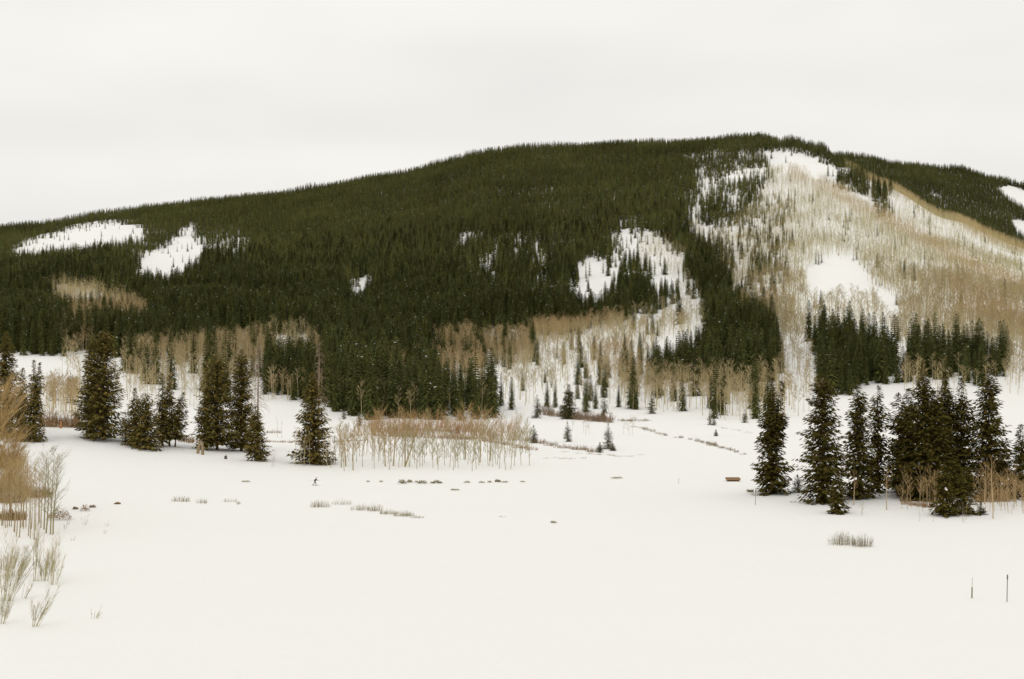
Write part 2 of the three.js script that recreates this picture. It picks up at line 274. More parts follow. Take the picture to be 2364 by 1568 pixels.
// one conifer in metres: { crown, trunk } as geometries
function conifer(o) {
  const { H, R, seed, low = 0.06, shape = 1.2, step = 0.42, n = 5, tuft = 0.8, gap = 0.1, snow = 0.004, twin = 0, lean = 0, k = GREEN.near, sparse = 0, round = 0, rag = 0.5 } = o, rnd = mulberry(seed * 7919 + 13);
  const T = new Tris(), B = new Tris();
  const axis = (t) => [lean * t * t * H * 0.5 + lean * t * H * 0.5, t * H, 0];
  const stems = twin ? [[0, 1, 0], [twin, 0.97, 0.45]] : [[0, 1, 0]];   // sideways shift, height, start of the second leader
  for (const [sh, sc, from] of stems) {
    const along = (t) => { const p = axis(t * sc); return [p[0] + sh * smooth(from * 0.8, 1, t) * (from ? 1 : 0), p[1], p[2]]; };
    if (!from) { const ts = [-0.02, 0.01, 0.1, 0.3, 0.6, 0.97]; B.tube(ts.map(along), ts.map((t) => H * 0.0125 * (t < 0.05 ? 1.45 - t * 9 : 1.02 - t * 0.95)), 7, GREEN.bark); }
    for (let h = H * Math.max(low, from); h < H * sc * 0.995; h += step * (0.7 + 0.6 * rnd()) * (1 - 0.45 * h / H)) {
      const t = h / (H * sc), p0 = along(t);
      let r = R * (1 - Math.pow(t, shape)) * (0.75 + 0.25 * smooth(0, 0.16, t)) + 0.03 * R + 0.08;
      if (round) r = lerp(r, R * Math.sqrt(Math.max(0, 1 - t * t)) * (0.7 + 0.3 * smooth(0, 0.3, t)), round);
      if (from) r = Math.min(r, R * 0.5);
      const tier = 0.55 + 0.45 * noise(h * 0.8, seed * 3.1, 4);
      for (let b = 0; b < n; b++) {
        if (rnd() < gap) continue;
        const az = rnd() * 6.2832, side = 1 - rag * 0.75 * noise(h * 0.22 + 9, az * 0.9 + seed, 6), L = r * (1 - rag * rnd() * 0.6) * tier * side * 1.95, out = [Math.cos(az), 0, Math.sin(az)];
        if (sparse && noise(h * 0.5, az * 1.4 + seed * 5, 8) < sparse) continue;
        const rise = lerp(-0.3, 0.75, Math.pow(t, 1.6)), bow = lerp(0.16, 0.0, t);
        const pt = (s) => add(p0, [out[0] * s * L, rise * s * L - bow * Math.sin(s * 3.14) * L * 0.6 + 0.1 * L * s * s, out[2] * s * L]);
        if (L > 1.3 && rnd() < 0.6) { const e = pt(0.8); B.tube([p0, e], [0.045, 0.012], 3, GREEN.bark); }
        const cnt = Math.max(2, Math.round(L / (tuft * 0.42)));
        for (let i = 0; i < cnt; i++) {
          const s = (i + 0.35 + 0.6 * rnd()) / cnt, c = pt(Math.min(s, 1)), turn = (rnd() - 0.5) * (2.8 - 1.3 * s), ca = Math.cos(turn), sa = Math.sin(turn);
          const dir = norm([out[0] * ca - out[2] * sa, -0.12 - 0.45 * rnd() + 0.35 * rise, out[0] * sa + out[2] * ca]);
          const len = tuft * (0.65 + 0.7 * rnd()) * (1 - 0.2 * t) * clamp(L / (0.22 * R + 0.55), 0.5, 1), v = 0.62 + 0.76 * rnd();
          const kk = rnd() < snow ? GREEN.snow : [k[0] * v * (0.9 + 0.25 * rnd()), k[1] * v, k[2] * v];
          spray(T, add(c, [(rnd() - 0.5) * 0.25, (rnd() - 0.5) * 0.25, (rnd() - 0.5) * 0.25]), dir, len, len * 0.6, len * (0.1 + 0.22 * rnd()), kk);
        }
      }
    }
    const tip = along(1); for (let i = 0; i < 5; i++) { const a = i * 1.257; spray(T, add(tip, [0, -0.4 - 0.1 * i, 0]), norm([Math.cos(a) * 0.35, 1, Math.sin(a) * 0.35]), 0.7, 0.2, 0.02, k); }
  }
  return { crown: T.geo(), trunk: B.geo() };
}
// conifers seen small: unit height
function smallConifer(seed, detail, ratio, low = 0.04) {
  const rnd = mulberry(seed * 31 + 5), T = new Tris(), B = new Tris(), rings = detail;
  B.tube([[0, -0.03, 0], [0, 0.25, 0], [0, 0.9, 0]], [0.014, 0.012, 0.003], 4, GREEN.bark);
  for (let i = 0; i < rings; i++) {
    const t = low + (1 - low) * Math.pow(i / rings, 0.92), r = ratio * Math.pow(1 - t, 0.78) * (0.8 + 0.2 * smooth(0, 0.2, t)) + 0.008, m = detail > 15 ? 7 : 5;
    for (let j = 0; j < m; j++) {
      const a = (j + rnd() * 0.9) / m * 6.2832 + i, L = r * (0.6 + 0.55 * rnd()), v = 0.65 + 0.7 * rnd(), k = rnd() < 0.004 ? GREEN.snow : mul(GREEN.mid, v), up = lerp(-0.45, 0.5, t * t);
      const nn = detail > 15 ? 2 : 1;
      for (let q = 0; q < nn; q++) {
        const s0 = q * 0.45 * L, b = a + (rnd() - 0.5) * 0.5, out = [Math.cos(b), 0, Math.sin(b)];
        spray(T, [out[0] * s0, t + s0 * up + (rnd() - 0.5) * 0.01, out[2] * s0], norm([out[0], up - 0.25 * q, out[2]]), (L - s0) * 1.08 + 0.012, Math.min(L * 0.85, (detail > 15 ? 1.5 : 2.6) / rings), (detail > 15 ? 0.3 : 0.45) / rings, k);
      }
    }
  }
  spray(T, [0, 0.93, 0], [0.02, 1, 0], 0.08, 0.02, 0, GREEN.mid); spray(T, [0, 0.93, 0], norm([0, 1, 0.02]), 0.07, 0.02, 0, GREEN.mid);
  return { crown: T.geo(), trunk: B.geo() };
}

/* ---------------------------------------------------------------- bare trees and shrubs */
const BARE = { bark: [0.36, 0.28, 0.16], pale: [0.42, 0.36, 0.25], twig: [0.33, 0.2, 0.095], olive: [0.24, 0.21, 0.1], red: [0.34, 0.19, 0.1], tan: [0.36, 0.27, 0.15] };
function ribbon(T, a, b, w, k, rnd) {                        // a twig: a thin three-sided spike
  const d = norm(sub(b, a)), q = rnd() * 6.28, s = norm(cross(d, [Math.cos(q), 0.3, Math.sin(q)])), t = cross(d, s);
  const p = add(a, mul(s, w / 2)), r = add(a, add(mul(s, -w / 4), mul(t, w * 0.43))), m = add(a, add(mul(s, -w / 4), mul(t, -w * 0.43)));
  T.tri(p, r, b, k); T.tri(r, m, b, k);
}
function bare(o) {                                          // a leafless aspen or cottonwood in metres
  const { H, seed, R = H * 0.16, r0 = H * 0.011, low = 0.35, limbs = 16, twigs = 9, lean = 0, fork = 0, wid = 0.035, bark = BARE.bark, twig = BARE.twig, sides = 5, up = 0.85, crook = 0.03 } = o, rnd = mulberry(seed * 1013 + 7), B = new Tris(), T = new Tris();
  const stems = fork ? [lean, lean + fork] : [lean];
  for (const ln of stems) {
    const bx = (rnd() - 0.5) * crook, bz = (rnd() - 0.5) * crook, ph = rnd() * 6;
    const at = (t) => [H * (ln * t + bx * Math.sin(t * 5 + ph) - bx * Math.sin(ph)), H * t * (ln && fork ? 0.98 : 1), H * (bz * Math.sin(t * 4 + ph) - bz * Math.sin(ph))];
    const ts = [-0.02, 0.15, 0.35, 0.6, 0.8, 1]; B.tube(ts.map(at), ts.map((t) => r0 * (1.05 - 0.95 * Math.max(t, 0))), sides, bark);
    for (let i = 0; i < limbs; i++) {
      const t = low + (0.97 - low) * Math.pow((i + rnd()) / limbs, 0.9), az = rnd() * 6.2832, env = Math.sin(clamp((t - low) / (1.04 - low), 0.0, 1) * 2.6 + 0.45), L = R * (0.45 + 0.75 * rnd()) * (0.35 + env) * 1.1;
      const p0 = at(t), dir = norm([Math.cos(az), up * (0.7 + 0.7 * rnd()), Math.sin(az)]), p1 = add(p0, mul(dir, L * 0.55)), p2 = add(p1, mul(norm(add(dir, [0, 0.35, 0])), L * 0.5));
      T.tube([p0, p1, p2], [r0 * 0.36 * (1.1 - t), r0 * 0.2 * (1.1 - t), 0.004], 3, [lerp(bark[0], twig[0], 0.5), lerp(bark[1], twig[1], 0.5), lerp(bark[2], twig[2], 0.5)]);
      for (let j = 0; j < twigs; j++) {
        const s = 0.2 + 0.8 * rnd(), c = s < 0.55 ? add(p0, mul(sub(p1, p0), s / 0.55)) : add(p1, mul(sub(p2, p1), (s - 0.55) / 0.45));
        const d2 = norm([dir[0] + (rnd() - 0.5) * 1.5, dir[1] + (rnd() - 0.25) * 1.1, dir[2] + (rnd() - 0.5) * 1.5]), l2 = L * (0.25 + 0.4 * rnd()), v = 0.75 + 0.5 * rnd();
        ribbon(T, c, add(c, mul(d2, l2)), wid, mul(twig, v), rnd);
      }
    }
  }
  return { crown: T.geo(), trunk: B.geo() };
}
function shrub(o) {                                         // many stems out of the snow
  const { H, W, D = W * 0.6, seed, stems = 40, twigs = 4, wid = 0.03, spread = 0.35, k = BARE.olive, lean = 0, k2 = k } = o, rnd = mulberry(seed * 503 + 3), T = new Tris();
  for (let i = 0; i < stems; i++) {
    const a = rnd() * 6.2832, q = Math.sqrt(rnd()), fx = Math.cos(a) * q, fz = Math.sin(a) * q, h = H * (0.45 + 0.6 * rnd()) * (1 - 0.35 * q * q), v = 0.7 + 0.6 * rnd(), kk = rnd() < 0.4 ? mul(k2, v) : mul(k, v);
    const b = [fx * W / 2, -0.1, fz * D / 2], dir = norm([fx * spread + lean + (rnd() - 0.5) * 0.25, 1, fz * spread + (rnd() - 0.5) * 0.25]);
    const m = add(b, mul(dir, h * 0.55)), e = add(m, mul(norm(add(dir, [(rnd() - 0.5) * 0.4, 0, (rnd() - 0.5) * 0.4])), h * 0.5));
    T.tube([b, m, e], [wid, wid * 0.7, 0.003], 3, kk);
    for (let j = 0; j < twigs; j++) { const s = 0.25 + 0.7 * rnd(), c = add(b, mul(sub(e, b), s)); ribbon(T, c, add(c, mul(norm(add(dir, [(rnd() - 0.5) * 1.3, 0.1, (rnd() - 0.5) * 1.3])), h * (0.15 + 0.25 * rnd()))), wid * 1.1, mul(kk, 0.9 + 0.2 * rnd()), rnd); }
  }
  return T.geo();
}
function mound(o) {                                         // a low leafy sage clump, domed
  const { H, W, D = W * 0.7, seed, count = 160, k = [0.085, 0.072, 0.03] } = o, rnd = mulberry(seed * 211 + 17), T = new Tris();
  for (let i = 0; i < count; i++) {
    const a = rnd() * 6.2832, q = Math.sqrt(rnd()), lump = 0.6 + 0.8 * noise(Math.cos(a) * q * 2 + seed, Math.sin(a) * q * 2 + seed, 3), top = H * Math.sqrt(1 - q * q * 0.95) * lump, y = top * (0.15 + 0.85 * rnd()), p = [Math.cos(a) * q * W / 2, y, Math.sin(a) * q * D / 2];
    const s = 0.16 + 0.2 * rnd(), v = 0.6 + 0.8 * rnd(); spray(T, p, norm([Math.cos(a) + rnd() - 0.5, 0.3 + rnd(), Math.sin(a) + rnd() - 0.5]), s, s * 0.6, s * 0.2, mul(k, v));
  }
  return T.geo();
}

/* ---------------------------------------------------------------- the near conifers, one by one */
// [x, foot, top, half width, options, label]
const NEAR = [
  [14, 1006, 766, 40, { low: 0.05, rag: 0.45 }, 'very tall dark spruce cut off by the left edge of the picture', 'l'],
  [52, 1018, 849, 19, { sparse: 0.2 }, 'thin ragged spruce squeezed between the tall left edge spruce and its twin topped neighbour', 'l'],
  [78, 1019, 831, 27, { twin: 1.5, low: 0.04 }, 'slim spruce with two leader tips left of the snow gap with the brown snag', 'l'],
  [211, 1011, 792, 33, { low: 0.08, round: 0.45, gap: 0.15 }, 'left and shorter one of the pair of huge broad spruces by the snag', 'l'],
  [238, 1015, 768, 50, { low: 0.07, round: 0.5, gap: 0.15, sparse: 0.16 }, 'right and taller one of the pair of huge broad spruces, with a reddish trunk', 'l'],
  [289, 1021, 952, 19, { sparse: 0.25 }, 'little sparse spruce just right of the huge broad pair', 'l'],
  [311, 1030, 896, 25, { rag: 0.4 }, 'pointed spruce standing left behind the broad low skirted spruce', 'l'],
  [336, 1036, 908, 36, { low: 0.02, round: 0.3 }, 'bushy spruce with a broad low skirt resting on the snow of the bench', 'l'],
  [375, 1030, 862, 21, { sparse: 0.28, low: 0.1 }, 'left of two thin see-through spruces in the middle of the left clump', 'l'],
  [391, 1030, 866, 23, { sparse: 0.32, low: 0.14 }, 'right of two thin see-through spruces in the middle of the left clump', 'l'],
  [404, 1032, 906, 25, { lean: 0.16, low: 0.2, sparse: 0.2 }, 'leaning spruce tilted to the right with a bare slanted lower trunk', 'l'],
  [478, 1039, 892, 30, { sparse: 0.25, low: 0.1 }, 'ragged spruce behind the two tan stumps, left of the broad one', 'l'],
  [501, 1039, 820, 50, { round: 0.45, low: 0.1, sparse: 0.14 }, 'broad rounded spruce with long boughs standing behind the two tan stumps', 'l'],
  [557, 1041, 806, 34, { round: 0.35, low: 0.07, rag: 0.35 }, 'tall dense columnar spruce left of the grey dead tree', 'l'],
  [590, 1064, 938, 27, { low: 0.08, round: 0.5 }, 'bushy smaller spruce in front of the foot of the dead tree', 'l'],
  [722, 1071, 860, 38, { low: 0.01, shape: 1.7, rag: 0.3 }, 'lone bushy spruce with thin bare aspens around its foot, above the skier', 'l'],
  [163, 930, 861, 15, {}, 'small far spruce in the gap left of the huge broad pair', 'l'],
  [122, 925, 879, 11, {}, 'small far spruce top rising above brown brush behind the snag', 'l'],
  [1783, 1140, 872, 42, { twin: 2, low: 0.03, gap: 0.05 }, 'shapely separate spruce with a double tip, leftmost of the big right trees', 'r'],
  [1841, 1137, 1096, 12, { sparse: 0.25 }, 'small thin young fir between the two leftmost big right trees', 'r'],
  [1899, 1160, 864, 52, { round: 0.35, low: 0.02, sparse: 0.16 }, 'wide shaggy spruce right of the shapely double tipped one', 'r'],
  [1935, 1185, 1106, 17, { low: 0.03, rag: 0.3, snow: 0.03 }, 'young green fir with tiered snow dusted boughs before the wide shaggy spruce', 'r'],
  [1981, 1150, 882, 34, { sparse: 0.2, low: 0.06 }, 'dark spruce right behind the white aspens, next to the shaggy one', 'r'],
  [2027, 1136, 890, 28, { sparse: 0.3, low: 0.06 }, 'slender open spruce with separate boughs and snow showing through', 'r'],
  [2075, 1146, 906, 31, { sparse: 0.28, low: 0.16 }, 'open spruce with a long bare grey lower trunk at the left of the dark cluster', 'r'],
  [2098, 1137, 897, 30, { low: 0.06 }, 'dark spruce between the bare trunked one and the tallest of the cluster', 'r'],
  [2130, 1150, 843, 40, { low: 0.05, rag: 0.3 }, 'tallest narrow spruce on the left of the dark right cluster', 'r'],
  [2156, 1152, 902, 38, { low: 0.05, rag: 0.3 }, 'broad dark spruce in the heart of the right cluster', 'r'],
  [2181, 1140, 857, 36, { low: 0.06 }, 'tall dark spruce behind the heart of the right cluster', 'r'],
  [2219, 1142, 872, 36, { low: 0.07, sparse: 0.12 }, 'tall spruce with drooping right boughs at the right of the dark cluster', 'r'],
  [2229, 1187, 1078, 19, { low: 0.02, sparse: 0.12 }, 'smaller fir standing in front at the right of the dark cluster', 'r'],
  [2180, 1190, 1072, 18, { low: 0.02 }, 'smaller fir standing in front of the heart of the dark cluster', 'r'],
  [2283, 1147, 846, 42, { low: 0.06, sparse: 0.12 }, 'great broad spruce standing apart right of the dark cluster', 'r'],
  [2318, 1140, 1026, 15, {}, 'short pointed fir at the right foot of the great broad spruce', 'r'],
  [2357, 1152, 980, 19, {}, 'dark fir cut off by the right edge of the picture', 'r'],
  [2265, 1188, 1160, 8, { sparse: 0.3 }, 'tiny thin fir seedling before the great broad spruce', 'r'],
  [1232, 1023, 982, 10, {}, 'small cone shaped fir on the snow left of the reddish willows', 'c'],
  [1310, 1020, 974, 10, { snow: 0.02 }, 'small paler fir standing behind the middle of the reddish willows', 'c'],
  [1404, 1037, 977, 13, {}, 'larger of three small firs grouped at the right of the reddish willows', 'c'],
  [1415, 1041, 1024, 6, {}, 'tiny fir touching the right foot of the larger small fir', 'c'],
  [1385, 1045, 1022, 7, {}, 'tiny round fir left in front of the larger small fir', 'c'],
  [1653, 1007, 992, 4, {}, 'tiny lone fir on the open snow beyond the stream bank', 'c'],
  [1240, 966, 912, 11, {}, 'compact cone shaped spruce at the edge of the brown brush, leftmost in its row', 'c'],
  [1313, 968, 888, 18, { rag: 0.3 }, 'broad dark spruce with wide skirt in the brown brush', 'c'],
  [1395, 971, 899, 10, {}, 'narrow spruce at the right end of the brown brush', 'c'],
  [1505, 955, 905, 10, {}, 'dark spruce in front of the aspens left below the gully forest', 'c'],
  [1660, 950, 912, 9, {}, 'dark spruce among the brown aspens under the gully forest', 'c'],
  [1720, 976, 946, 7, {}, 'small pale fir at the aspen edge left of the double tipped spruce', 'c'],
  [1639, 981, 941, 5, {}, 'thin little fir at the foot of the aspens, taller one of two', 'c'],
  [1648, 982, 961, 5, {}, 'thin little fir at the foot of the aspens, shorter one of two', 'c'],
  [794, 968, 944, 5, {}, 'small fir by the snow slope right of the lone bushy spruce', 'c'],
  [830, 984, 953, 7, {}, 'small fir standing forward at the left end of the dark centre grove', 'c'],
];
const hides = [], NEARBY = [];
NEAR.forEach(([x, foot, top, hw, o, label, where], i) => {
  const p = spot(x, foot), s = -p.z / FL, H = (foot - top) * s, R = hw * s * 1.12, hp = foot - top;
  const small = hp < 75, k = where === 'l' ? [0.135, 0.108, 0.03] : where === 'r' ? [0.072, 0.06, 0.014] : [0.1, 0.096, 0.042];
  const c = conifer({ H, R: R * (where === 'r' && x > 1950 ? 1.12 : where === 'l' && hw < 40 ? 0.84 : 1), seed: i + 1, k, shape: where === 'c' || o.twin ? 1.12 : where === 'r' ? 1.55 : 1.45, ...(small ? { step: H * 0.028, tuft: Math.max(H * 0.055, 0.3), n: 5 } : { step: 0.42, tuft: 1.0, n: 10 }), ...o });
  const t = thing('conifer', label, 'tree', p); t.rotation.y = o.twin || o.lean ? 0 : i * 1.3;
  part('crown', c.crown, M.painted, t); part('trunk', c.trunk, M.painted, t);
  NEARBY.push({ xp: x, yp: foot, hp, w: hw * 0.7, D: -p.z });
  hides.push([x - hw * 0.7, x + hw * 0.7, top, foot]);
});

// dead trees with drooping bare boughs
[[594, 1046, 783, 'grey dead tree with drooping bare boughs between the columnar spruce and its bushy neighbour'], [734, 1052, 786, 'dead tree top with curved bare boughs rising behind the lone bushy spruce']].forEach(([x, foot, top, label], i) => {
  const p = spot(x, foot), H = (foot - top) * -p.z / FL, rnd = mulberry(77 + i), B = new Tris(), T = new Tris(), k = [0.3, 0.23, 0.165];
  B.tube([[0, -0.4, 0], [0.1, H * 0.3, 0], [0.25, H * 0.65, 0], [0.3, H, 0]], [H * 0.012, H * 0.009, H * 0.005, 0.015], 7, k);
  for (let n = 0; n < 95; n++) {
    const t = 0.32 + 0.66 * rnd(), a = rnd() * 6.2832, L = 4.0 * Math.pow(1.05 - t, 0.6) * (0.6 + 0.5 * rnd()), o = [Math.cos(a), 0, Math.sin(a)], b = [0.25, t * H, 0];
    const q = [0.3, 0.65, 1].map((s) => add(b, [o[0] * L * s, (0.35 * s - 0.75 * s * s) * L, o[2] * L * s])); T.tube([b, ...q], [0.055, 0.05, 0.042, 0.012], 3, k);
    for (let j = 0; j < 3; j++) { const c = q[j]; ribbon(T, c, add(c, [(rnd() - 0.5) * 0.6, -0.5 - 0.4 * rnd(), (rnd() - 0.5) * 0.6]), 0.035, k, rnd); }
  }
  const t = thing('dead_tree', label, 'dead tree', p); part('branches', T.geo(), M.painted, t); part('trunk', B.geo(), M.painted, t);
});

/* ---------------------------------------------------------------- the forest on the slopes */
const CON = [], ASP = [];
{
  const rnd = mulberry(4242);
  for (let d = 560, g = 4.5; d < 2700; d += g = d < 1100 ? 4.5 : 4.2) for (let x = -0.42 * d; x < 0.42 * d; x += g) {
    const X = x + (rnd() - 0.5) * 4.4, D = d + (rnd() - 0.5) * 4.4, r1 = rnd(), r2 = rnd(), r3 = rnd(), r4 = rnd(), xp = CX + FL * X / D;
    if (xp < -170 || xp > 2530 || D < 560) continue;
    const y = ground(X, -D), yp = project(X, y, -D)[1];
    const past = project(X, ground(X, -D - 60), -D - 60)[1]; if (past > yp + 14 && D > 1500) continue;   // the far side of the crest
    const xj = xp + (fbm(X / 22, -D / 60, 61) - 0.5) * 34 + (r3 - 0.5) * 30, yj = yp + (fbm(X / 22, -D / 60, 63) - 0.5) * 20 + (r4 - 0.5) * 22, a = areaAt(xj, yj), H = lerp(20, 14, smooth(650, 2000, D)) * (a.hm ?? 1) * (a.in === 'centre' || a.in === 'right' || a.in === 'edge' || a.in === 'gully' ? 0.6 + 0.7 * r2 * r2 + 0.1 * r2 : 0.55 + 0.75 * r2), hp = H * FL / D;
    if (a.con > 0) {
      let c = a.con; if (a.clump) { const nz = fbm(X / 26, -D / 95, 31); c = lerp(c, clamp(c * (1 + (nz - 0.5) * 5), 0, 1), a.clump); }
      if (r1 < c && (a.con < 0.3 || !areaAt(xj, yj - hp * 0.72).open)) { CON.push({ X, y, D, xp, yp, H, hp, a, r3, r4 }); continue; }
    }
  }
  for (let d = 560; d < 2150; d += d < 850 ? 3.6 : 2.7) for (let x = -0.42 * d; x < 0.42 * d; x += d < 850 ? 3.6 : 2.7) {
    const X = x + (rnd() - 0.5) * 3, D = d + (rnd() - 0.5) * 3, r1 = rnd(), r3 = rnd(), r4 = rnd(), xp = CX + FL * X / D;
    if (xp < -170 || xp > 2530) continue;
    const y = ground(X, -D), yp = project(X, y, -D)[1], xj = xp + (fbm(X / 22, -D / 60, 61) - 0.5) * 34 + (r3 - 0.5) * 18, yj = yp + (fbm(X / 22, -D / 60, 63) - 0.5) * 20 + (r4 - 0.5) * 14, a = areaAt(xj, yj);
    if (!a.asp) continue;
    const nz = 0.35 + 1.35 * fbm(X / 20, -D / 50, 41), AH = lerp(12, 9, smooth(650, 1700, D)) * (0.7 + 0.55 * r3);
    if (r1 < a.asp * nz * (D < 850 ? 0.6 : 0.8)) ASP.push({ X, y, D, xp, yp, H: AH, hp: AH * FL / D, a, r3, r4 });
  }
  for (let d = 2440; d < 3160; d += 4.1) for (let x = 0.1 * d; x < 0.45 * d; x += 4.1) {
    const X = x + (rnd() - 0.5) * 5, D = d + (rnd() - 0.5) * 5, r1 = rnd(), r3 = rnd(), r4 = rnd(), xp = CX + FL * X / D, y = backAt(X, -D), yp = project(X, y, -D)[1];
    if (xp < 1780 || xp > 2530 || yp > 640) continue;
    if (inside([[2300, 436], [2330, 428], [2380, 445], [2520, 520], [2364, 485], [2325, 462]], xp, yp) || inside([[2334, 508], [2364, 510], [2520, 580], [2520, 620], [2364, 552], [2346, 540]], xp, yp) || fbm(X / 40, -D / 60, 51) > 0.8) continue;
    const H = 14.5 * (0.6 + 0.6 * r3); CON.push({ X, y, D, xp, yp, H, hp: H * FL / D, a: NONE, r3, r4, far: 1 });
  }
}
const byHand = [ // single conifers on the slope: [x, foot, height]
  [1157, 937, 76], [1181, 946, 76], [1131, 940, 80], [1263, 940, 62], [1282, 941, 63], [1353, 952, 100], [1333, 921, 48], [1375, 944, 60], [1428, 940, 52], [1350, 954, 36], [1463, 945, 64], [1470, 946, 40],
  [2070, 884, 98], [2085, 882, 84], [2100, 880, 70], [2224, 775, 42], [2205, 770, 30], [2052, 790, 30], [2070, 704, 30], [1779, 700, 40], [1815, 560, 26], [2302, 608, 16], [1884, 608, 30], [1890, 611, 34], [1897, 606, 26], [1936, 590, 10], [1970, 601, 12], [1985, 612, 14], [1997, 618, 14], [2003, 628, 12], [2018, 640, 10], [2023, 658, 16], [2030, 662, 14], [2036, 660, 14], [2027, 672, 10],
  [1840, 388, 10], [1845, 352, 12], [1828, 350, 12], [1912, 402, 20], [450, 560, 18], [470, 590, 22], [378, 585, 12], [420, 575, 14], [1430, 600, 22], [1442, 606, 24], [1410, 592, 26], [1500, 620, 30], [1470, 600, 18], [2060, 755, 26], [1920, 548, 14], [1990, 530, 14], [2350, 590, 12],
].map(([x, f, hp], i) => { const p = spot(x, f); return { X: p.x, y: p.y, D: -p.z, xp: x, yp: f, H: hp * -p.z / FL, hp, a: { in: f > 900 ? 'brush' : x > 2060 && f > 860 ? 'pair' : '' }, r3: (i * 0.37) % 1, r4: (i * 0.61) % 1, hand: 1 }; });
CON.push(...byHand);

const MIDS = [0, 1, 2, 3, 4, 5].map((i) => smallConifer(100 + i, 26 + (i % 3) * 3, [0.17, 0.2, 0.15, 0.19, 0.22, 0.16][i], 0.03 + 0.03 * (i % 2)));
const FARS = [0, 1, 2, 3, 4].map((i) => { const c = smallConifer(200 + i, 10 + (i % 2) * 3, [0.16, 0.18, 0.14, 0.2, 0.17][i]); return c; });
const merge2 = (a, b) => { const g = new THREE.BufferGeometry(); for (const n of ['position', 'color', 'normal']) { const x = a.getAttribute(n).array, y = b.getAttribute(n).array, o = new Float32Array(x.length + y.length); o.set(x); o.set(y, x.length); g.setAttribute(n, new THREE.BufferAttribute(o, 3)); } return g; };
const covered = (t) => t.xp < 4 || t.xp > 2360 || hides.some(([a, b, c, d]) => t.xp > a && t.xp < b && t.yp - t.hp * 0.6 > c && t.yp - t.hp < d);
const CLABEL = {
  forest: ['dark conifer along the lower edge of the mountain forest', 'conifers along the lower forest edge'], centre: ['dark conifer in the grove behind the orange willow thicket', 'conifers of the centre grove'],
  right: ['dark conifer in the grove below the round snow clearing', 'conifers below the round clearing'], edge: ['conifer in the low grove behind the great right hand spruces', 'conifers of the right hand grove'],
  gully: ['conifer in dense forest at the gully bottom above brown aspens', 'conifers at the gully bottom'], left: ['dark conifer in the small group between the two dead trees', 'conifers between the two dead trees'],
  brush: ['narrow conifer on the pale aspen slope behind the brown brush', 'conifers behind the brown brush'], pair: ['narrow conifer in snow between the two right hand groves', 'conifers between the right hand groves'],
  slope: ['scattered conifer among bare aspens at the foot of the slope', 'conifers among the aspens'], copse: ['conifer standing among the brown aspens on the left foothill', 'conifers of the left foothill'], '': ['single conifer on the snow and aspen slope at right', 'single conifers on the right slope'],
};
const mat4 = new THREE.Matrix4(), quat = new THREE.Quaternion(), upv = new THREE.Vector3(0, 1, 0), v3 = new THREE.Vector3(), s3 = new THREE.Vector3();
{ // how much of each conifer shows: nearest first, on a coarse raster
  const GW = 600, GH = 400, full = new Uint8Array(GW * GH), fill = (t, w, count) => {
    const x0 = Math.max(0, Math.floor((t.xp - w) / 4)), x1 = Math.min(GW - 1, Math.ceil((t.xp + w) / 4)), y0 = Math.max(0, Math.floor((t.yp - t.hp) / 4)), y1 = Math.min(GH - 1, Math.floor(t.yp / 4)); let n = 0;
    for (let y = y0; y <= y1; y++) for (let x = x0; x <= x1; x++) { const half = w * clamp((y * 4 + 4 - t.yp + t.hp) / t.hp, 0.1, 1); if (Math.abs(x * 4 + 2 - t.xp) < half && !full[y * GW + x]) { full[y * GW + x] = 1; n++; } }
    return n;
  };
  const all = [...CON, ...NEARBY]; all.sort((a, b) => a.D - b.D);
  for (const t of all) t.vis = fill(t, t.w ?? t.hp * 0.17);
}
CON.sort((a, b) => b.vis * 40 + b.hp - a.vis * 40 - a.hp);
let budget = 300 - NEAR.length - 2;
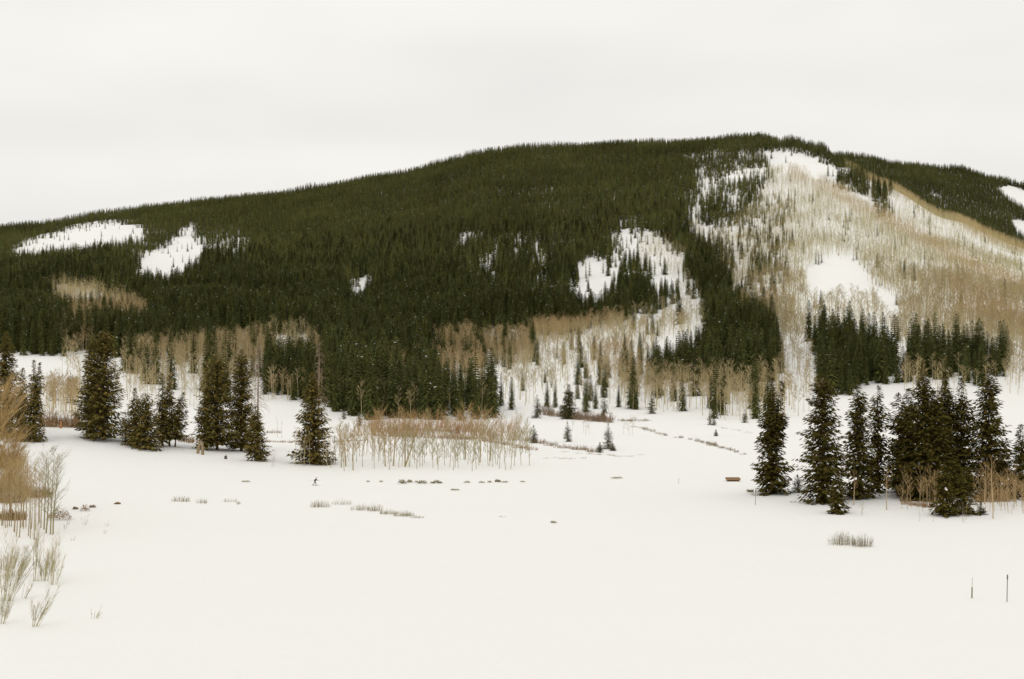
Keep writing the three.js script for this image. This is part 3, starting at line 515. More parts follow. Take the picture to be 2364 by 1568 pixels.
{
  const rest = [];
  for (const t of CON) {
    if (budget > 0 && !t.far && t.vis > 3 && t.hp > 14 && !covered(t)) {
      budget--;
      const [label, group] = CLABEL[t.a.in ?? ''] ?? CLABEL[''], c = MIDS[Math.floor(t.r3 * 5.99)];
      const g = thing('conifer', label, 'tree', new THREE.Vector3(t.X, t.y, -t.D), group), w = t.H * (0.85 + 0.3 * t.r4);
      part('crown', c.crown, M.painted, g); part('trunk', c.trunk, M.painted, g);
      g.scale.set(w, t.H, w); g.rotation.y = t.r4 * 40;
    } else rest.push(t);
  }
  const put = (list, name, label, cat, group, protos, pick, tone) => {
    const root = new THREE.Group(); root.name = name; scene.add(root); tag(root, label, cat, group, 'stuff');
    const bins = protos.map(() => []); for (const t of list) bins[pick(t)].push(t);
    bins.forEach((b, i) => {
      if (!b.length) return;
      const m = new THREE.InstancedMesh(protos[i], M.painted, b.length); m.name = 'trees'; m.userData.kind = 'stuff';
      b.forEach((t, j) => {
        const w = t.H * (0.85 + 0.35 * t.r4); quat.setFromAxisAngle(upv, t.r4 * 43);
        mat4.compose(v3.set(t.X, t.y, -t.D), quat, s3.set(w, t.H, w)); m.setMatrixAt(j, mat4); m.setColorAt(j, tone(t));
      });
      m.castShadow = m.receiveShadow = true; root.add(m);
    });
    return root;
  };
  const C = new THREE.Color(), conTone = (t) => { const v = (0.72 + 0.5 * hash2(t.X * 10, t.D * 10, 3)) * (0.68 + 0.64 * fbm(t.X / 55, t.D / 90, 71)), g = 0.9 + 0.2 * hash2(t.X * 10, t.D * 10, 5); return C.setRGB(v * g, v, v / g); };
  const nm = MIDS.length, protos = [...MIDS, ...FARS].map((c) => merge2(c.crown, c.trunk));
  const pick = (t) => t.hp * (0.7 + 0.6 * t.r4) > 42 ? Math.floor(t.r3 * 5.99) : nm + Math.floor(t.r3 * 4.99);
  put(rest.filter((t) => !t.far), 'conifer_forest', 'dense dark conifer forest covering the mountain', 'forest', null, protos, pick, conTone);
  put(rest.filter((t) => t.far), 'conifer_forest_001', 'dark conifer forest on the second ridge behind at the right', 'forest', null, protos, pick, conTone);
  used.conifer_forest = 1;

  // bare aspens of the slopes
  const MA = [0, 1, 2, 3].map((i) => bare({ H: 1, seed: 300 + i, R: 0.15, r0: 0.011, limbs: 15, twigs: 10, wid: 0.006, low: 0.4, bark: [0.52, 0.45, 0.28], twig: [0.46, 0.37, 0.21], sides: 4 }));
  const FA = [0, 1, 2, 3].map((i) => bare({ H: 1, seed: 320 + i, R: 0.15, r0: 0.0085, limbs: 8, twigs: 6, wid: 0.0095, low: 0.3, bark: [0.54, 0.48, 0.3], twig: [0.5, 0.43, 0.235], sides: 3 }));
  ASP.sort((a, b) => b.hp - a.hp);
  const left = []; let n = 120;
  const AL = { slope: ['pale bare aspen in the groves at the mountain foot', 'aspens at the foot of the mountain'], copse: ['bare tan aspen in the thicket on the left foothill', 'aspens on the left foothill'] };
  for (const t of ASP) {
    if (n > 0 && !covered(t) && AL[t.a.in]) { n--; const [l, gr] = AL[t.a.in], c = MA[Math.floor(t.r3 * 3.99)], g = thing('bare_aspen', l, 'tree', new THREE.Vector3(t.X, t.y, -t.D), gr); part('branches', c.crown, M.painted, g); part('trunk', c.trunk, M.painted, g); g.scale.set(t.H, t.H, t.H); g.rotation.y = t.r4 * 40; } else left.push(t);
  }
  const aTone = (t) => { const v = 0.82 + 0.35 * hash2(t.X * 10, t.D * 10, 7), b = t.a.tone; return C.setRGB(v * lerp(0.94, 1.02, b), v * lerp(1.0, 0.93, b), v * lerp(1.0, 0.86, b)); };
  put(left, 'aspen_grove', 'leafless aspen woods spread over the pale slopes', 'woodland', null, [...MA, ...FA].map((c) => merge2(c.crown, c.trunk)), (t) => (t.hp > 34 ? 0 : 4) + Math.floor(t.r3 * 3.99), aTone);
  
}

/* ---------------------------------------------------------------- bare trees nearer by */
function bareAt(x, foot, top, o, label, group, name = 'bare_aspen') {
  const p = spot(x, foot), H = (foot - top) * -p.z / FL, c = bare({ H, seed: Math.round(x * 7 + foot), ...o });
  const t = thing(name, label, 'tree', p, group); part('branches', c.crown, M.painted, t); part('trunk', c.trunk, M.painted, t); return t;
}
{
  const rnd = mulberry(99);
  // left edge
  bareAt(-14, 1205, 892, { R: 5.2, r0: 0.28, low: 0.2, limbs: 80, twigs: 44, wid: 0.05, up: 0.9, twig: [0.5, 0.36, 0.17] }, 'large dense orange brown leafless tree at the left edge of the picture', null, 'bare_cottonwood');
  bareAt(22, 1196, 1000, { R: 3.4, r0: 0.16, low: 0.25, limbs: 55, twigs: 34, wid: 0.045, twig: [0.5, 0.36, 0.17] }, 'orange brown bushy leafless tree just inside the left edge', null, 'bare_cottonwood');
  for (const [x, f, t, l] of [[101, 1223, 1040, 'left of the four slim aspens at the right end of the left edge copse'], [106, 1231, 1036, 'second of the four slim aspens at the right end of the left edge copse'], [116, 1234, 1060, 'third and thinnest of four slim aspens at the right end of the left copse'], [122, 1233, 1046, 'rightmost of the four slim aspens at the right end of the left copse']])
    bareAt(x, f, t, { R: 2.3, r0: 0.13, low: 0.18, limbs: 30, twigs: 12, wid: 0.026, lean: 0.05, up: 1.1, bark: [0.3, 0.26, 0.13], twig: [0.3, 0.26, 0.13] }, l);
  for (let i = 0; i < 22; i++) { const x = 2 + i * 4.3 + rnd() * 4, f = 1250 - rnd() * 45; bareAt(x, f, f - 105 - rnd() * 90, { R: 1.7, r0: 0.09, low: 0.3, limbs: 18, twigs: 10, wid: 0.026, lean: rnd() * 0.06, twig: [0.46, 0.34, 0.17] }, 'slim bare aspen stem in the copse at the left edge', 'slim aspens of the left edge copse'); }
  // centre thicket
  for (const [x, f, t, o, l] of [
    [1074, 1060, 948, { R: 3.2, low: 0.5, limbs: 26, twigs: 18, r0: 0.2 }, 'leafless tree with round orange crown and straight trunk, left of two in the thicket'],
    [1108, 1068, 951, { R: 2.8, low: 0.5, limbs: 24, twigs: 16, r0: 0.18, lean: 0.02 }, 'leafless tree with an orange crown and pale trunk, right of two in the thicket'],
    [1131, 1065, 962, { R: 2.8, low: 0.5, limbs: 22, twigs: 16, r0: 0.18 }, 'leafless tree with a forked foot at the right of the thicket'],
    [935, 1078, 958, { R: 3, low: 0.45, limbs: 20, twigs: 14, r0: 0.2, fork: 0.3 }, 'leafless tree forked in a wide V in the middle of the thicket'],
    [889, 1077, 950, { R: 2.8, low: 0.4, limbs: 26, twigs: 18, r0: 0.17, lean: -0.06 }, 'leafless tree leaning left with a thick orange crown left of the V forked one'],
    [908, 1076, 985, { R: 2, low: 0.35, limbs: 18, twigs: 12, r0: 0.2, lean: 0.06 }, 'thick stemmed leaning leafless tree just left of the V forked one'],
    [798, 1077, 985, { R: 2.4, low: 0.3, limbs: 22, twigs: 14, r0: 0.16, lean: -0.03 }, 'leafless tree with a dark foot at the left end of the thicket'],
    [815, 1086, 990, { R: 2, low: 0.3, limbs: 20, twigs: 12, r0: 0.15, lean: 0.02 }, 'pale stemmed leafless tree standing forward at the left of the thicket']])
    bareAt(x, f, t, { wid: 0.05, bark: [0.38, 0.3, 0.16], twig: [0.44, 0.31, 0.15], ...o }, l, null, 'bare_cottonwood');
  for (let i = 0; i < 84; i++) {
    const x = 772 + (i + rnd()) / 84 * 455, f = 1045 + rnd() * 48 - Math.abs(x - 950) * 0.03, orange = x > 780 && x < 920;
    bareAt(x, f, f - 48 - rnd() * 55, { R: 1.3, r0: 0.07, low: 0.18, limbs: 24, twigs: 18, wid: 0.034, lean: (rnd() - 0.4) * 0.12, up: 1.4, bark: [0.34, 0.29, 0.15], twig: orange ? [0.47, 0.36, 0.18] : [0.43, 0.37, 0.21] }, 'thin bare stem in the leafless thicket at the meadow edge', 'thin stems of the centre thicket');
  }
  for (const x of [681, 694, 702, 715, 738, 747, 755, 764, 775]) bareAt(x, 1070 + rnd() * 10, 985 + rnd() * 35, { R: 1.1, r0: 0.07, low: 0.3, limbs: 14, twigs: 8, wid: 0.04, lean: (rnd() - 0.5) * 0.1, up: 1.3, twig: [0.46, 0.35, 0.19], bark: [0.48, 0.39, 0.23] }, 'thin bare aspen around the foot of the lone bushy spruce', 'thin aspens at the lone spruce');
  for (const [x, f, t] of [[608, 1020, 980], [611, 1015, 975], [640, 1010, 962], [650, 1012, 970], [632, 1078, 1046], [628, 1080, 1050]]) bareAt(x, f, t, { R: 0.7, r0: 0.04, low: 0.3, limbs: 8, twigs: 6, wid: 0.03 }, 'thin bare sapling left of the lone bushy spruce', 'saplings left of the lone spruce');
  for (const [x, f] of [[1322, 995], [1347, 1000], [1352, 1005], [1360, 1002], [1440, 1003], [1452, 1006], [1460, 1004]]) bareAt(x, f, f - 30 - rnd() * 14, { R: 1.1, r0: 0.04, low: 0.25, limbs: 12, twigs: 8, wid: 0.035, bark: BARE.tan, twig: BARE.tan }, 'faint bare sapling on snow beyond the reddish willows', 'saplings beyond the reddish willows');
  // right
  for (const [x, f, t, lean, l] of [[1962, 1140, 1052, -0.1, 'white aspen leaning left in front of the right hand spruces'], [1989, 1149, 1028, 0, 'tall tan aspen with a forked top before the dark right hand spruces'], [2010, 1146, 1044, -0.02, 'straight white aspen right of the tall forked one'], [1971, 1166, 1092, 0.01, 'thin aspen standing in front of the leaning white one'], [2047, 1177, 1080, 0, 'thin aspen in the snow before the bare trunked spruce'],
    [2273, 1164, 1072, 0.05, 'tan aspen leaning right in front of the great broad spruce'], [2293, 1198, 1052, 0, 'tallest aspen in front of the great broad spruce'], [2256, 1110, 1040, 0.16, 'strongly leaning pale aspen left of the great broad spruce'], [2336, 1150, 1090, 0.35, 'fallen looking pale aspen slanting at the right edge'], [2188, 1128, 1078, 0.2, 'leaning pale aspen in the dark gap of the right cluster']])
    bareAt(x, f, t, { R: 1.1, r0: 0.1, low: 0.45, limbs: 16, twigs: 8, wid: 0.03, lean, bark: [0.5, 0.38, 0.22], twig: [0.45, 0.29, 0.14] }, l);
  for (let i = 0; i < 58; i++) {
    const g = i % 3, x = g ? 2246 + rnd() * 120 : 2082 + rnd() * 90, f = (g ? 1152 : 1148) + rnd() * 34;
    bareAt(x, f, f - 45 - rnd() * 45, { R: 1, r0: 0.045, low: 0.25, limbs: 14, twigs: 9, wid: 0.032, up: 1.2, lean: (rnd() - 0.5) * 0.1, bark: [0.46, 0.35, 0.2], twig: [0.46, 0.32, 0.16] }, g ? 'thin orange sapling in brush before the great broad spruce' : 'thin orange sapling in brush before the dark right cluster', g ? 'saplings before the great spruce' : 'saplings before the dark cluster');
  }
  for (let i = 0; i < 14; i++) { const x = 1950 + rnd() * 400, f = 1172 + rnd() * 36; bareAt(x, f, f - 20 - rnd() * 34, { R: 0.6, r0: 0.03, low: 0.3, limbs: 6, twigs: 4, wid: 0.025, bark: [0.36, 0.3, 0.18], twig: [0.34, 0.27, 0.16] }, 'thin bare sapling in snow below the right hand trees', 'saplings in the snow below the right hand trees'); }
}

/* ---------------------------------------------------------------- shrubs */
function shrubAt(x, foot, w, h, o, label, group, name = 'willow_shrub', cat = 'shrub') {
  const p = spot(x, foot), s = -p.z / FL, geo = (o.dome ? mound : shrub)({ H: h * s, W: w * s, seed: Math.round(x * 3 + foot), ...o });
  const m = new THREE.Mesh(geo, M.painted); m.name = numbered(name); m.position.copy(p); m.castShadow = m.receiveShadow = true; scene.add(m); return tag(m, label, cat, group);
}
{
  const rnd = mulberry(7);
  // lower left willows
  for (const [x, f, w, h, ln, st, l] of [[18, 1388, 26, 116, 0.3, 16, 'tall many stemmed bare willow at the left edge, largest of the lower left ones'], [82, 1342, 16, 98, 0.22, 8, 'tall thin bare willow with a crooked stem right of the largest lower left one'], [104, 1341, 20, 58, 0.25, 10, 'short bushy bare willow between two tall ones at the lower left'], [122, 1350, 18, 96, 0.18, 9, 'bare willow with two main stems and low side twigs, rightmost of the lower left row'], [82, 1447, 16, 84, 0.5, 7, 'bare willow leaning right, standing alone at the lower left'], [6, 1440, 16, 76, 0.2, 8, 'bare willow cut off by the left edge below the largest one'], [52, 1382, 14, 44, 0.35, 6, 'small bare willow at the right foot of the largest lower left one'], [218, 1428, 14, 26, 0.35, 6, 'tiny faint bare bush alone on the lower left snow'], [30, 1330, 60, 60, 0.35, 26, 'spreading bare willow tangle behind the largest lower left one']])
    shrubAt(x, f, w, h * 1.4, { stems: w < 15 ? st : st + 3, twigs: w < 15 ? 9 : 26, wid: 0.024, lean: ln * 0.8, spread: 0.3, k: [0.4, 0.36, 0.18], k2: [0.42, 0.34, 0.17] }, l);
  for (const [x, f, h] of [[167, 1249, 16], [193, 1212, 30], [247, 1215, 14], [240, 1232, 12], [150, 1222, 20], [158, 1212, 22]]) shrubAt(x, f, 8, h, { stems: 4, twigs: 4, wid: 0.022, lean: 0.2 }, 'tiny bare twig bush right of the left edge copse', 'twig bushes right of the left edge copse');
  // brown masses among the left copse
  for (const [x, f, w, h, l] of [[78, 1148, 84, 30, 'long reddish brown leafless bush behind the four slim aspens'], [22, 1160, 70, 110, 'high orange brown leafless bush inside the left edge copse'], [28, 1200, 62, 26, 'low orange brown bush at the foot of the left edge copse'], [20, 1080, 64, 60, 'orange brown leafless bush under the large left edge tree']])
    shrubAt(x, f, w, h, { stems: 300, twigs: 10, wid: 0.034, spread: 0.4, k: [0.42, 0.28, 0.13], k2: [0.44, 0.33, 0.17] }, l);
  for (const [x, f, w, h, l] of [[136, 1200, 54, 26, 'brown leafy mound right at the foot of the four slim aspens'], [196, 1180, 20, 12, 'largest of the brown clumps on the snow right of the left copse'], [174, 1176, 10, 5, 'small dark clump between the brown mound and the largest clump'], [213, 1172, 13, 6, 'low brown clump at the right end of the left clumps'], [271, 1164, 12, 3, 'tiny clump on the open snow right of the left clumps']])
    shrubAt(x, f, w, h, { dome: 1, count: w > 30 ? 700 : 150, k: [0.34, 0.23, 0.11] }, l, null, 'sage_bush', 'bush');
  // sage in a row across the meadow
  for (const [x, f, w, h, l] of [[929, 1117, 19, 8, 'largest dark sage clump in the row across the meadow'], [946, 1114, 11, 6, 'dark sage clump just right of the largest one in the row'], [961, 1114, 6, 3, 'tiny sage tuft in the middle of the row'], [975, 1117, 21, 8, 'broken dark sage clump, third large one in the row'], [1007, 1116, 27, 6, 'long low dark sage clump in the row'], [849, 1113, 6, 2.5, 'tiny sage tuft left of the row, the farther one'], [880, 1113, 6, 2.5, 'tiny sage tuft left of the row, the nearer one'], [1078, 1115, 14, 4, 'small sage clump right of the long low one'], [1112, 1115, 12, 3, 'thin sage streak in the right half of the row'], [1130, 1114, 9, 3, 'smaller thin sage streak in the right half of the row'], [1149, 1113, 14, 5, 'sage clump near the right end of the row'], [1166, 1114, 12, 3, 'low sage clump at the right end of the row'], [1206, 1113, 9, 2, 'last tiny sage streak far right of the row'], [1050, 1132, 20, 3, 'thin sage streak on the snow just below the row'], [567, 1113, 18, 3, 'faint sage streak on the snow left of the skier'], [1423, 1105, 28, 4, 'flat sage patch alone on the snow toward the wooden platform'], [1727, 1136, 5, 5, 'left one of two dark tufts by the thin stake'], [1735, 1137, 7, 6, 'right one of two dark tufts by the thin stake'], [1278, 1207, 12, 2.5, 'tiny sage streak alone on the middle snow']])
    shrubAt(x, f, w, h, { dome: 1, D: 1.3, count: Math.round(24 + w * (h > 4 ? 10 : 5)), k: h > 4 ? [0.27, 0.23, 0.11] : [0.42, 0.38, 0.24] }, l, null, 'sage_bush', 'bush');
  // grassy willow tufts in the foreground meadow
  for (const [x, f, w, h, st, l] of [[418, 1158, 44, 17, 50, 'grassy twig tuft, leftmost of the tufts in the meadow'], [466, 1162, 26, 15, 26, 'second grassy twig tuft from the left in the meadow'], [530, 1159, 34, 12, 22, 'sparse third grassy twig tuft from the left in the meadow'], [551, 1164, 10, 10, 14, 'small dense tuft right of the sparse third one'], [738, 1171, 46, 20, 60, 'grassy twig tuft below the skier'], [788, 1165, 44, 16, 30, 'thin grassy tuft right of the one below the skier'], [832, 1178, 44, 18, 46, 'grassy tuft at the left of the long twig strip'], [866, 1180, 34, 22, 46, 'tallest tuft of the long twig strip'], [897, 1187, 44, 14, 60, 'brownish tuft in the middle of the long twig strip'], [932, 1192, 48, 16, 70, 'dense tuft in the right half of the long twig strip'], [964, 1196, 34, 8, 40, 'low tapering right end of the long twig strip'], [1160, 1194, 22, 5, 16, 'very small tuft alone right of the long twig strip']])
    shrubAt(x, f, w, h, { stems: st * 2, twigs: 2, wid: 0.018, spread: 0.25, D: 1.6, k: [0.27, 0.25, 0.13], k2: [0.3, 0.22, 0.1] }, l, null, 'grass_tuft');
  shrubAt(1945, 1258, 62, 34, { stems: 170, twigs: 3, wid: 0.014, spread: 0.18, D: 2.2, k: [0.22, 0.19, 0.08], k2: [0.2, 0.14, 0.06] }, 'left and larger half of the lone dry bush on the right foreground snow');
  shrubAt(1992, 1262, 48, 34, { stems: 140, twigs: 3, wid: 0.014, spread: 0.2, D: 2, k: [0.22, 0.18, 0.08], k2: [0.21, 0.13, 0.06] }, 'right half of the lone dry bush on the right foreground snow');
  // orange willow thicket in the centre, behind the stems
  const row = (pts, count, w, h, o, label, group) => { for (let i = 0; i < count; i++) { const q = (i + rnd() * 0.8) / count * (pts.length - 1), j = Math.min(Math.floor(q), pts.length - 2), t = q - j; shrubAt(lerp(pts[j][0], pts[j + 1][0], t), lerp(pts[j][1], pts[j + 1][1], t) + (rnd() - 0.5) * 3, w * (0.7 + 0.6 * rnd()), h * (0.5 + 0.7 * rnd()), { ...o }, label, group); } };
  row([[850, 1006], [1000, 1010], [1190, 1016]], 16, 34, 62, { stems: 46, twigs: 11, wid: 0.04, spread: 0.7, k: [0.45, 0.27, 0.12], k2: [0.44, 0.3, 0.15] }, 'orange willow bush in the front row behind the bare thicket', 'orange willows behind the thicket');
  row([[850, 990], [1000, 995], [1180, 1000]], 9, 40, 52, { stems: 46, twigs: 10, wid: 0.04, spread: 0.6, k: [0.42, 0.25, 0.12], k2: [0.4, 0.27, 0.15] }, 'brown willow bush in the rear row behind the bare thicket', 'rear willows behind the thicket');
  row([[1010, 1010], [1120, 1018], [1190, 1032], [1232, 1040]], 14, 26, 12, { stems: 44, twigs: 4, wid: 0.04, k: BARE.red, k2: [0.3, 0.17, 0.09] }, 'low red brown willow right of the orange willow band', 'red willows right of the orange band');
  row([[1214, 1018], [1300, 1034], [1378, 1044]], 14, 26, 13, { stems: 40, twigs: 4, wid: 0.035, k: [0.26, 0.2, 0.11], k2: [0.28, 0.15, 0.08] }, 'low reddish willow in the patch among the small firs', 'reddish willows among the small firs');
  row([[1294, 1043], [1388, 1051], [1440, 1054], [1480, 1051]], 11, 22, 5, { stems: 30, twigs: 3, wid: 0.03, k: [0.26, 0.18, 0.1] }, 'flat brown twig patch before the reddish willow patch', 'twig patches before the reddish willows');
  row([[1250, 1058], [1353, 1060]], 6, 20, 5, { stems: 24, twigs: 3, wid: 0.03, k: BARE.olive }, 'olive twig patch on snow below the reddish willow patch', 'olive twig patches');
  row([[1252, 958], [1330, 968], [1410, 976]], 16, 30, 26, { stems: 60, twigs: 7, wid: 0.05, spread: 0.4, k: [0.25, 0.16, 0.1], k2: [0.27, 0.2, 0.12] }, 'brown brush bush around the feet of the small spruces', 'brown brush around the small spruces');
  row([[1485, 991], [1528, 1005], [1610, 1019], [1641, 1026], [1669, 1036], [1723, 1050]], 24, 16, 8, { stems: 34, twigs: 4, wid: 0.03, k: [0.22, 0.18, 0.09], k2: [0.25, 0.17, 0.09] }, 'low olive willow in the line along the stream bank', 'willows along the stream bank');
  shrubAt(1643, 1029, 22, 15, { stems: 50, twigs: 5, wid: 0.03, k: [0.22, 0.17, 0.08] }, 'taller willow bush in the middle of the stream bank line');
  row([[1428, 973], [1505, 972]], 8, 18, 9, { stems: 34, twigs: 4, wid: 0.04, k: [0.24, 0.19, 0.1] }, 'brown bush in the short row at the foot of the aspens', 'short bush row below the aspens');
  row([[1458, 986], [1495, 989]], 4, 14, 5, { stems: 24, twigs: 3, wid: 0.035, k: [0.25, 0.18, 0.1] }, 'low brown bush at the upper end of the stream bank', 'bushes at the upper stream bank');
  row([[1657, 986], [1737, 1000]], 8, 14, 4, { stems: 20, twigs: 3, wid: 0.03, k: [0.24, 0.2, 0.11] }, 'low twig line left of the double tipped spruce', 'twig line left of the double tipped spruce');
  row([[608, 1019], [690, 1022]], 6, 22, 7, { stems: 40, twigs: 4, wid: 0.035, k: BARE.red, k2: [0.3, 0.19, 0.1] }, 'low red willow between dead tree and lone spruce', 'red willows left of the lone spruce');
  row([[768, 1022], [850, 1016]], 5, 22, 6, { stems: 34, twigs: 4, wid: 0.035, k: [0.32, 0.17, 0.09] }, 'low red willow right of the lone spruce', 'red willows right of the lone spruce');
  shrubAt(633, 1000, 36, 10, { stems: 70, twigs: 4, wid: 0.04, k: [0.25, 0.18, 0.1] }, 'brown bush on the snow between the dead tree and the lone spruce');
  row([[420, 1020], [455, 1022]], 4, 24, 16, { stems: 44, twigs: 5, wid: 0.04, k: [0.4, 0.25, 0.12] }, 'red brown brush in the gap left of the broad rounded spruce', 'brush in the gap of the left clump');
  row([[95, 986], [190, 986]], 10, 24, 44, { stems: 50, twigs: 8, wid: 0.05, k: [0.36, 0.25, 0.13], k2: [0.36, 0.22, 0.11] }, 'tan brush behind the snow crest with the brown snag', 'tan brush behind the snow crest');
  row([[2085, 1164], [2160, 1172]], 5, 26, 20, { stems: 60, twigs: 6, wid: 0.025, k: [0.4, 0.26, 0.13], k2: [0.36, 0.24, 0.12] }, 'orange brush at the feet of the dark right cluster', 'brush before the dark cluster');
  row([[2250, 1160], [2330, 1156]], 6, 26, 36, { stems: 60, twigs: 7, wid: 0.025, k: [0.46, 0.31, 0.15], k2: [0.42, 0.28, 0.14] }, 'orange brush at the feet of the great broad spruce', 'brush before the great spruce');
  shrubAt(1955, 1148, 26, 14, { dome: 1, count: 300, k: [0.07, 0.055, 0.02] }, 'dark low bush at the foot of the white leaning aspen', null, 'sage_bush', 'bush');
  shrubAt(2092, 1158, 26, 16, { dome: 1, count: 320, k: [0.07, 0.05, 0.025] }, 'dark low bush at the left foot of the dark cluster', null, 'sage_bush', 'bush');
}

/* ---------------------------------------------------------------- stumps, poles, platform, skier */
const wood = (r, g, b) => std({ color: new THREE.Color().setRGB(r, g, b), roughness: 0.9 });
function stump(x, foot, h, w, lean, k, label, jag = 0.25) {
  const p = spot(x, foot), s = -p.z / FL, H = h * s, r = w * s / 2, rnd = mulberry(Math.round(x)), n = 12, pos = [], idx = [];
  for (let i = 0; i < 5; i++) for (let j = 0; j < n; j++) { const t = i / 4, a = j / n * 6.2832, q = r * (1.25 - 0.4 * t) * (0.9 + 0.2 * rnd()); pos.push(Math.cos(a) * q + lean * t * H, (i === 4 ? H * (1 - jag + jag * rnd()) : t * H * 0.95) - 0.15, Math.sin(a) * q); }
  pos.push(lean * H, H * 0.8, 0);
  for (let i = 0; i < 4; i++) for (let j = 0; j < n; j++) { const a = i * n + j, b = i * n + (j + 1) % n; idx.push(a, a + n, b, b, a + n, b + n); }
  for (let j = 0; j < n; j++) idx.push(4 * n + j, 5 * n, 4 * n + (j + 1) % n);
  const g = new THREE.BufferGeometry(); g.setAttribute('position', new THREE.Float32BufferAttribute(pos, 3)); g.setIndex(idx); g.computeVertexNormals();
  const m = new THREE.Mesh(g, wood(...k)); m.name = numbered('tree_stump'); m.position.copy(p); scene.add(m); tag(m, label, 'stump'); return m;
}
stump(456, 1047, 34, 6, 0.16, [0.33, 0.24, 0.13], 'tan broken stump leaning right, left of a pair below the broad rounded spruce', 0.2);
stump(468, 1050, 34, 6, -0.04, [0.29, 0.21, 0.11], 'upright tan broken stump, right of a pair below the broad rounded spruce', 0.25);
stump(521, 1060, 10, 6, 0, [0.09, 0.08, 0.045], 'short dark stump alone on the snow right of the tan pair', 0.6);
stump(140, 989, 20, 5, 0.02, [0.45, 0.22, 0.09], 'reddish brown broken snag standing on the snow crest at the left', 0.3);
// ski tracks: pairs of shallow pressed grooves with raised rims, on the near snow at the right
[[[1640, 1470], [1700, 1410], [1790, 1372], [1840, 1400], [1868, 1460], [1880, 1540]], [[2190, 1560], [2110, 1470], [2060, 1420], [1990, 1392], [1880, 1376]], [[1480, 1560], [1600, 1440], [1690, 1350], [1760, 1290], [1860, 1240]]].forEach((px, i) => {
  const c = new THREE.CatmullRomCurve3(px.map(([x, y]) => spot(x, y))), n = 160, P = c.getSpacedPoints(n), pos = [], idx = [], prof = [[-0.3, -0.02], [-0.22, 0.05], [-0.17, 0.02], [-0.08, 0.02], [-0.03, 0.045], [0.03, 0.045], [0.08, 0.02], [0.17, 0.02], [0.22, 0.05], [0.3, -0.02]];
  P.forEach((p, k) => { const a = P[Math.max(0, k - 1)], b = P[Math.min(n, k + 1)], l = Math.hypot(b.x - a.x, b.z - a.z), nx = -(b.z - a.z) / l, nz = (b.x - a.x) / l; for (const [o, h] of prof) { const x = p.x + nx * o, z = p.z + nz * o; const f = Math.sin(Math.PI * k / n); pos.push(x, ground(x, z) + (0.04 + h * 0.5) * Math.min(f * 2, 1) - 0.04, z); } });
  const m = prof.length; for (let k = 0; k < n; k++) for (let j = 0; j + 1 < m; j++) { const a = k * m + j; idx.push(a, a + m, a + 1, a + 1, a + m, a + m + 1); }
  const g = new THREE.BufferGeometry(); g.setAttribute('position', new THREE.Float32BufferAttribute(pos, 3)); g.setIndex(idx); g.computeVertexNormals();
  const t = new THREE.Mesh(g, M.snowTrack); t.name = numbered('ski_track'); t.receiveShadow = true; scene.add(t);
  tag(t, ['ski track looping on the near snow at the right', 'ski track curving in from the lower right', 'long ski track crossing the near snow toward the right hand trees'][i], 'ski track', null, 'structure');
});

function pole(x, foot, top, r, label, sleeve) {
  const p = spot(x, foot), H = (foot - top) * -p.z / FL, t = thing('marker_pole', label, 'pole', p), k = wood(0.13, 0.14, 0.09);
  if (sleeve === 'foot') k.color.setRGB(0.26, 0.26, 0.18);
  const g = new THREE.CylinderGeometry(r, r * 1.15, H + 0.4, 10); g.translate(0, H / 2 - 0.2, 0); const m = part('pole', g, k, t);
  if (sleeve === 'top') { const q = new THREE.CylinderGeometry(r * 1.9, r * 1.9, H * 0.16, 12); q.translate(0, H * 0.91, 0); part('sleeve', q, k, t); }
  if (sleeve === 'foot') { const q = new THREE.CylinderGeometry(r * 2.6, r * 2.6, H * 0.55, 12); q.translate(0, H * 0.25, 0); part('sleeve', q, k, t); m.material = wood(0.45, 0.44, 0.36); }
  t.rotation.z = -0.02; return t;
}
pole(2325, 1390, 1327, 0.045, 'tall thin dark marker pole with a thicker top, near the right edge', 'top');
pole(2244, 1381, 1334, 0.035, 'shorter pale marker wand with a dark sleeve at its foot, left of the tall pole', 'foot');
pole(1744, 1166, 1130, 0.04, 'thin stake in the snow in front of the double tipped spruce', 'top');
pole(1567, 1117, 1105, 0.03, 'very small stake on the open snow left of the wooden platform', 'top');

{ // the low wooden platform, half buried
  const p = spot(1692, 1111), s = -p.z / FL, t = thing('wooden_platform', 'low brown wooden platform with pointed ends half buried in the snow', 'platform', p);
  const L = 35 * s, D = 2.2, n = 6, cols = [[0.29, 0.175, 0.08], [0.32, 0.2, 0.095], [0.26, 0.155, 0.075]].map((k) => wood(...k));
  for (let i = 0; i < n; i++) {
    const z = (i - (n - 1) / 2) * D / n, half = L / 2 - Math.abs(z) * 0.22, w = D / n - 0.03, sh = new THREE.Shape(), e = Math.sign(z) * 0.08;
    sh.moveTo(-half + e, -w / 2); sh.lineTo(half - e, -w / 2); sh.lineTo(half + e, w / 2); sh.lineTo(-half - e, w / 2);
    const g = new THREE.ExtrudeGeometry(sh, { depth: 0.07, bevelEnabled: true, bevelSize: 0.008, bevelThickness: 0.008, bevelSegments: 1 }); g.rotateX(-Math.PI / 2); g.translate(0, 0.52 - z * 0.09, z);
    part('plank', g, cols[i % 3], t);
  }
  for (let i = 0; i < 3; i++) for (const z of [-0.7, 0.9]) { const g = new THREE.CylinderGeometry(0.09, 0.09, L * 0.78, 10); g.rotateZ(Math.PI / 2); g.translate(0, -0.05 + i * 0.19, z); part('log', g, wood(0.16, 0.08, 0.035), t); }  // shade of the front below the deck is put into the darker log colour
  t.rotation.x = 0.1;
}

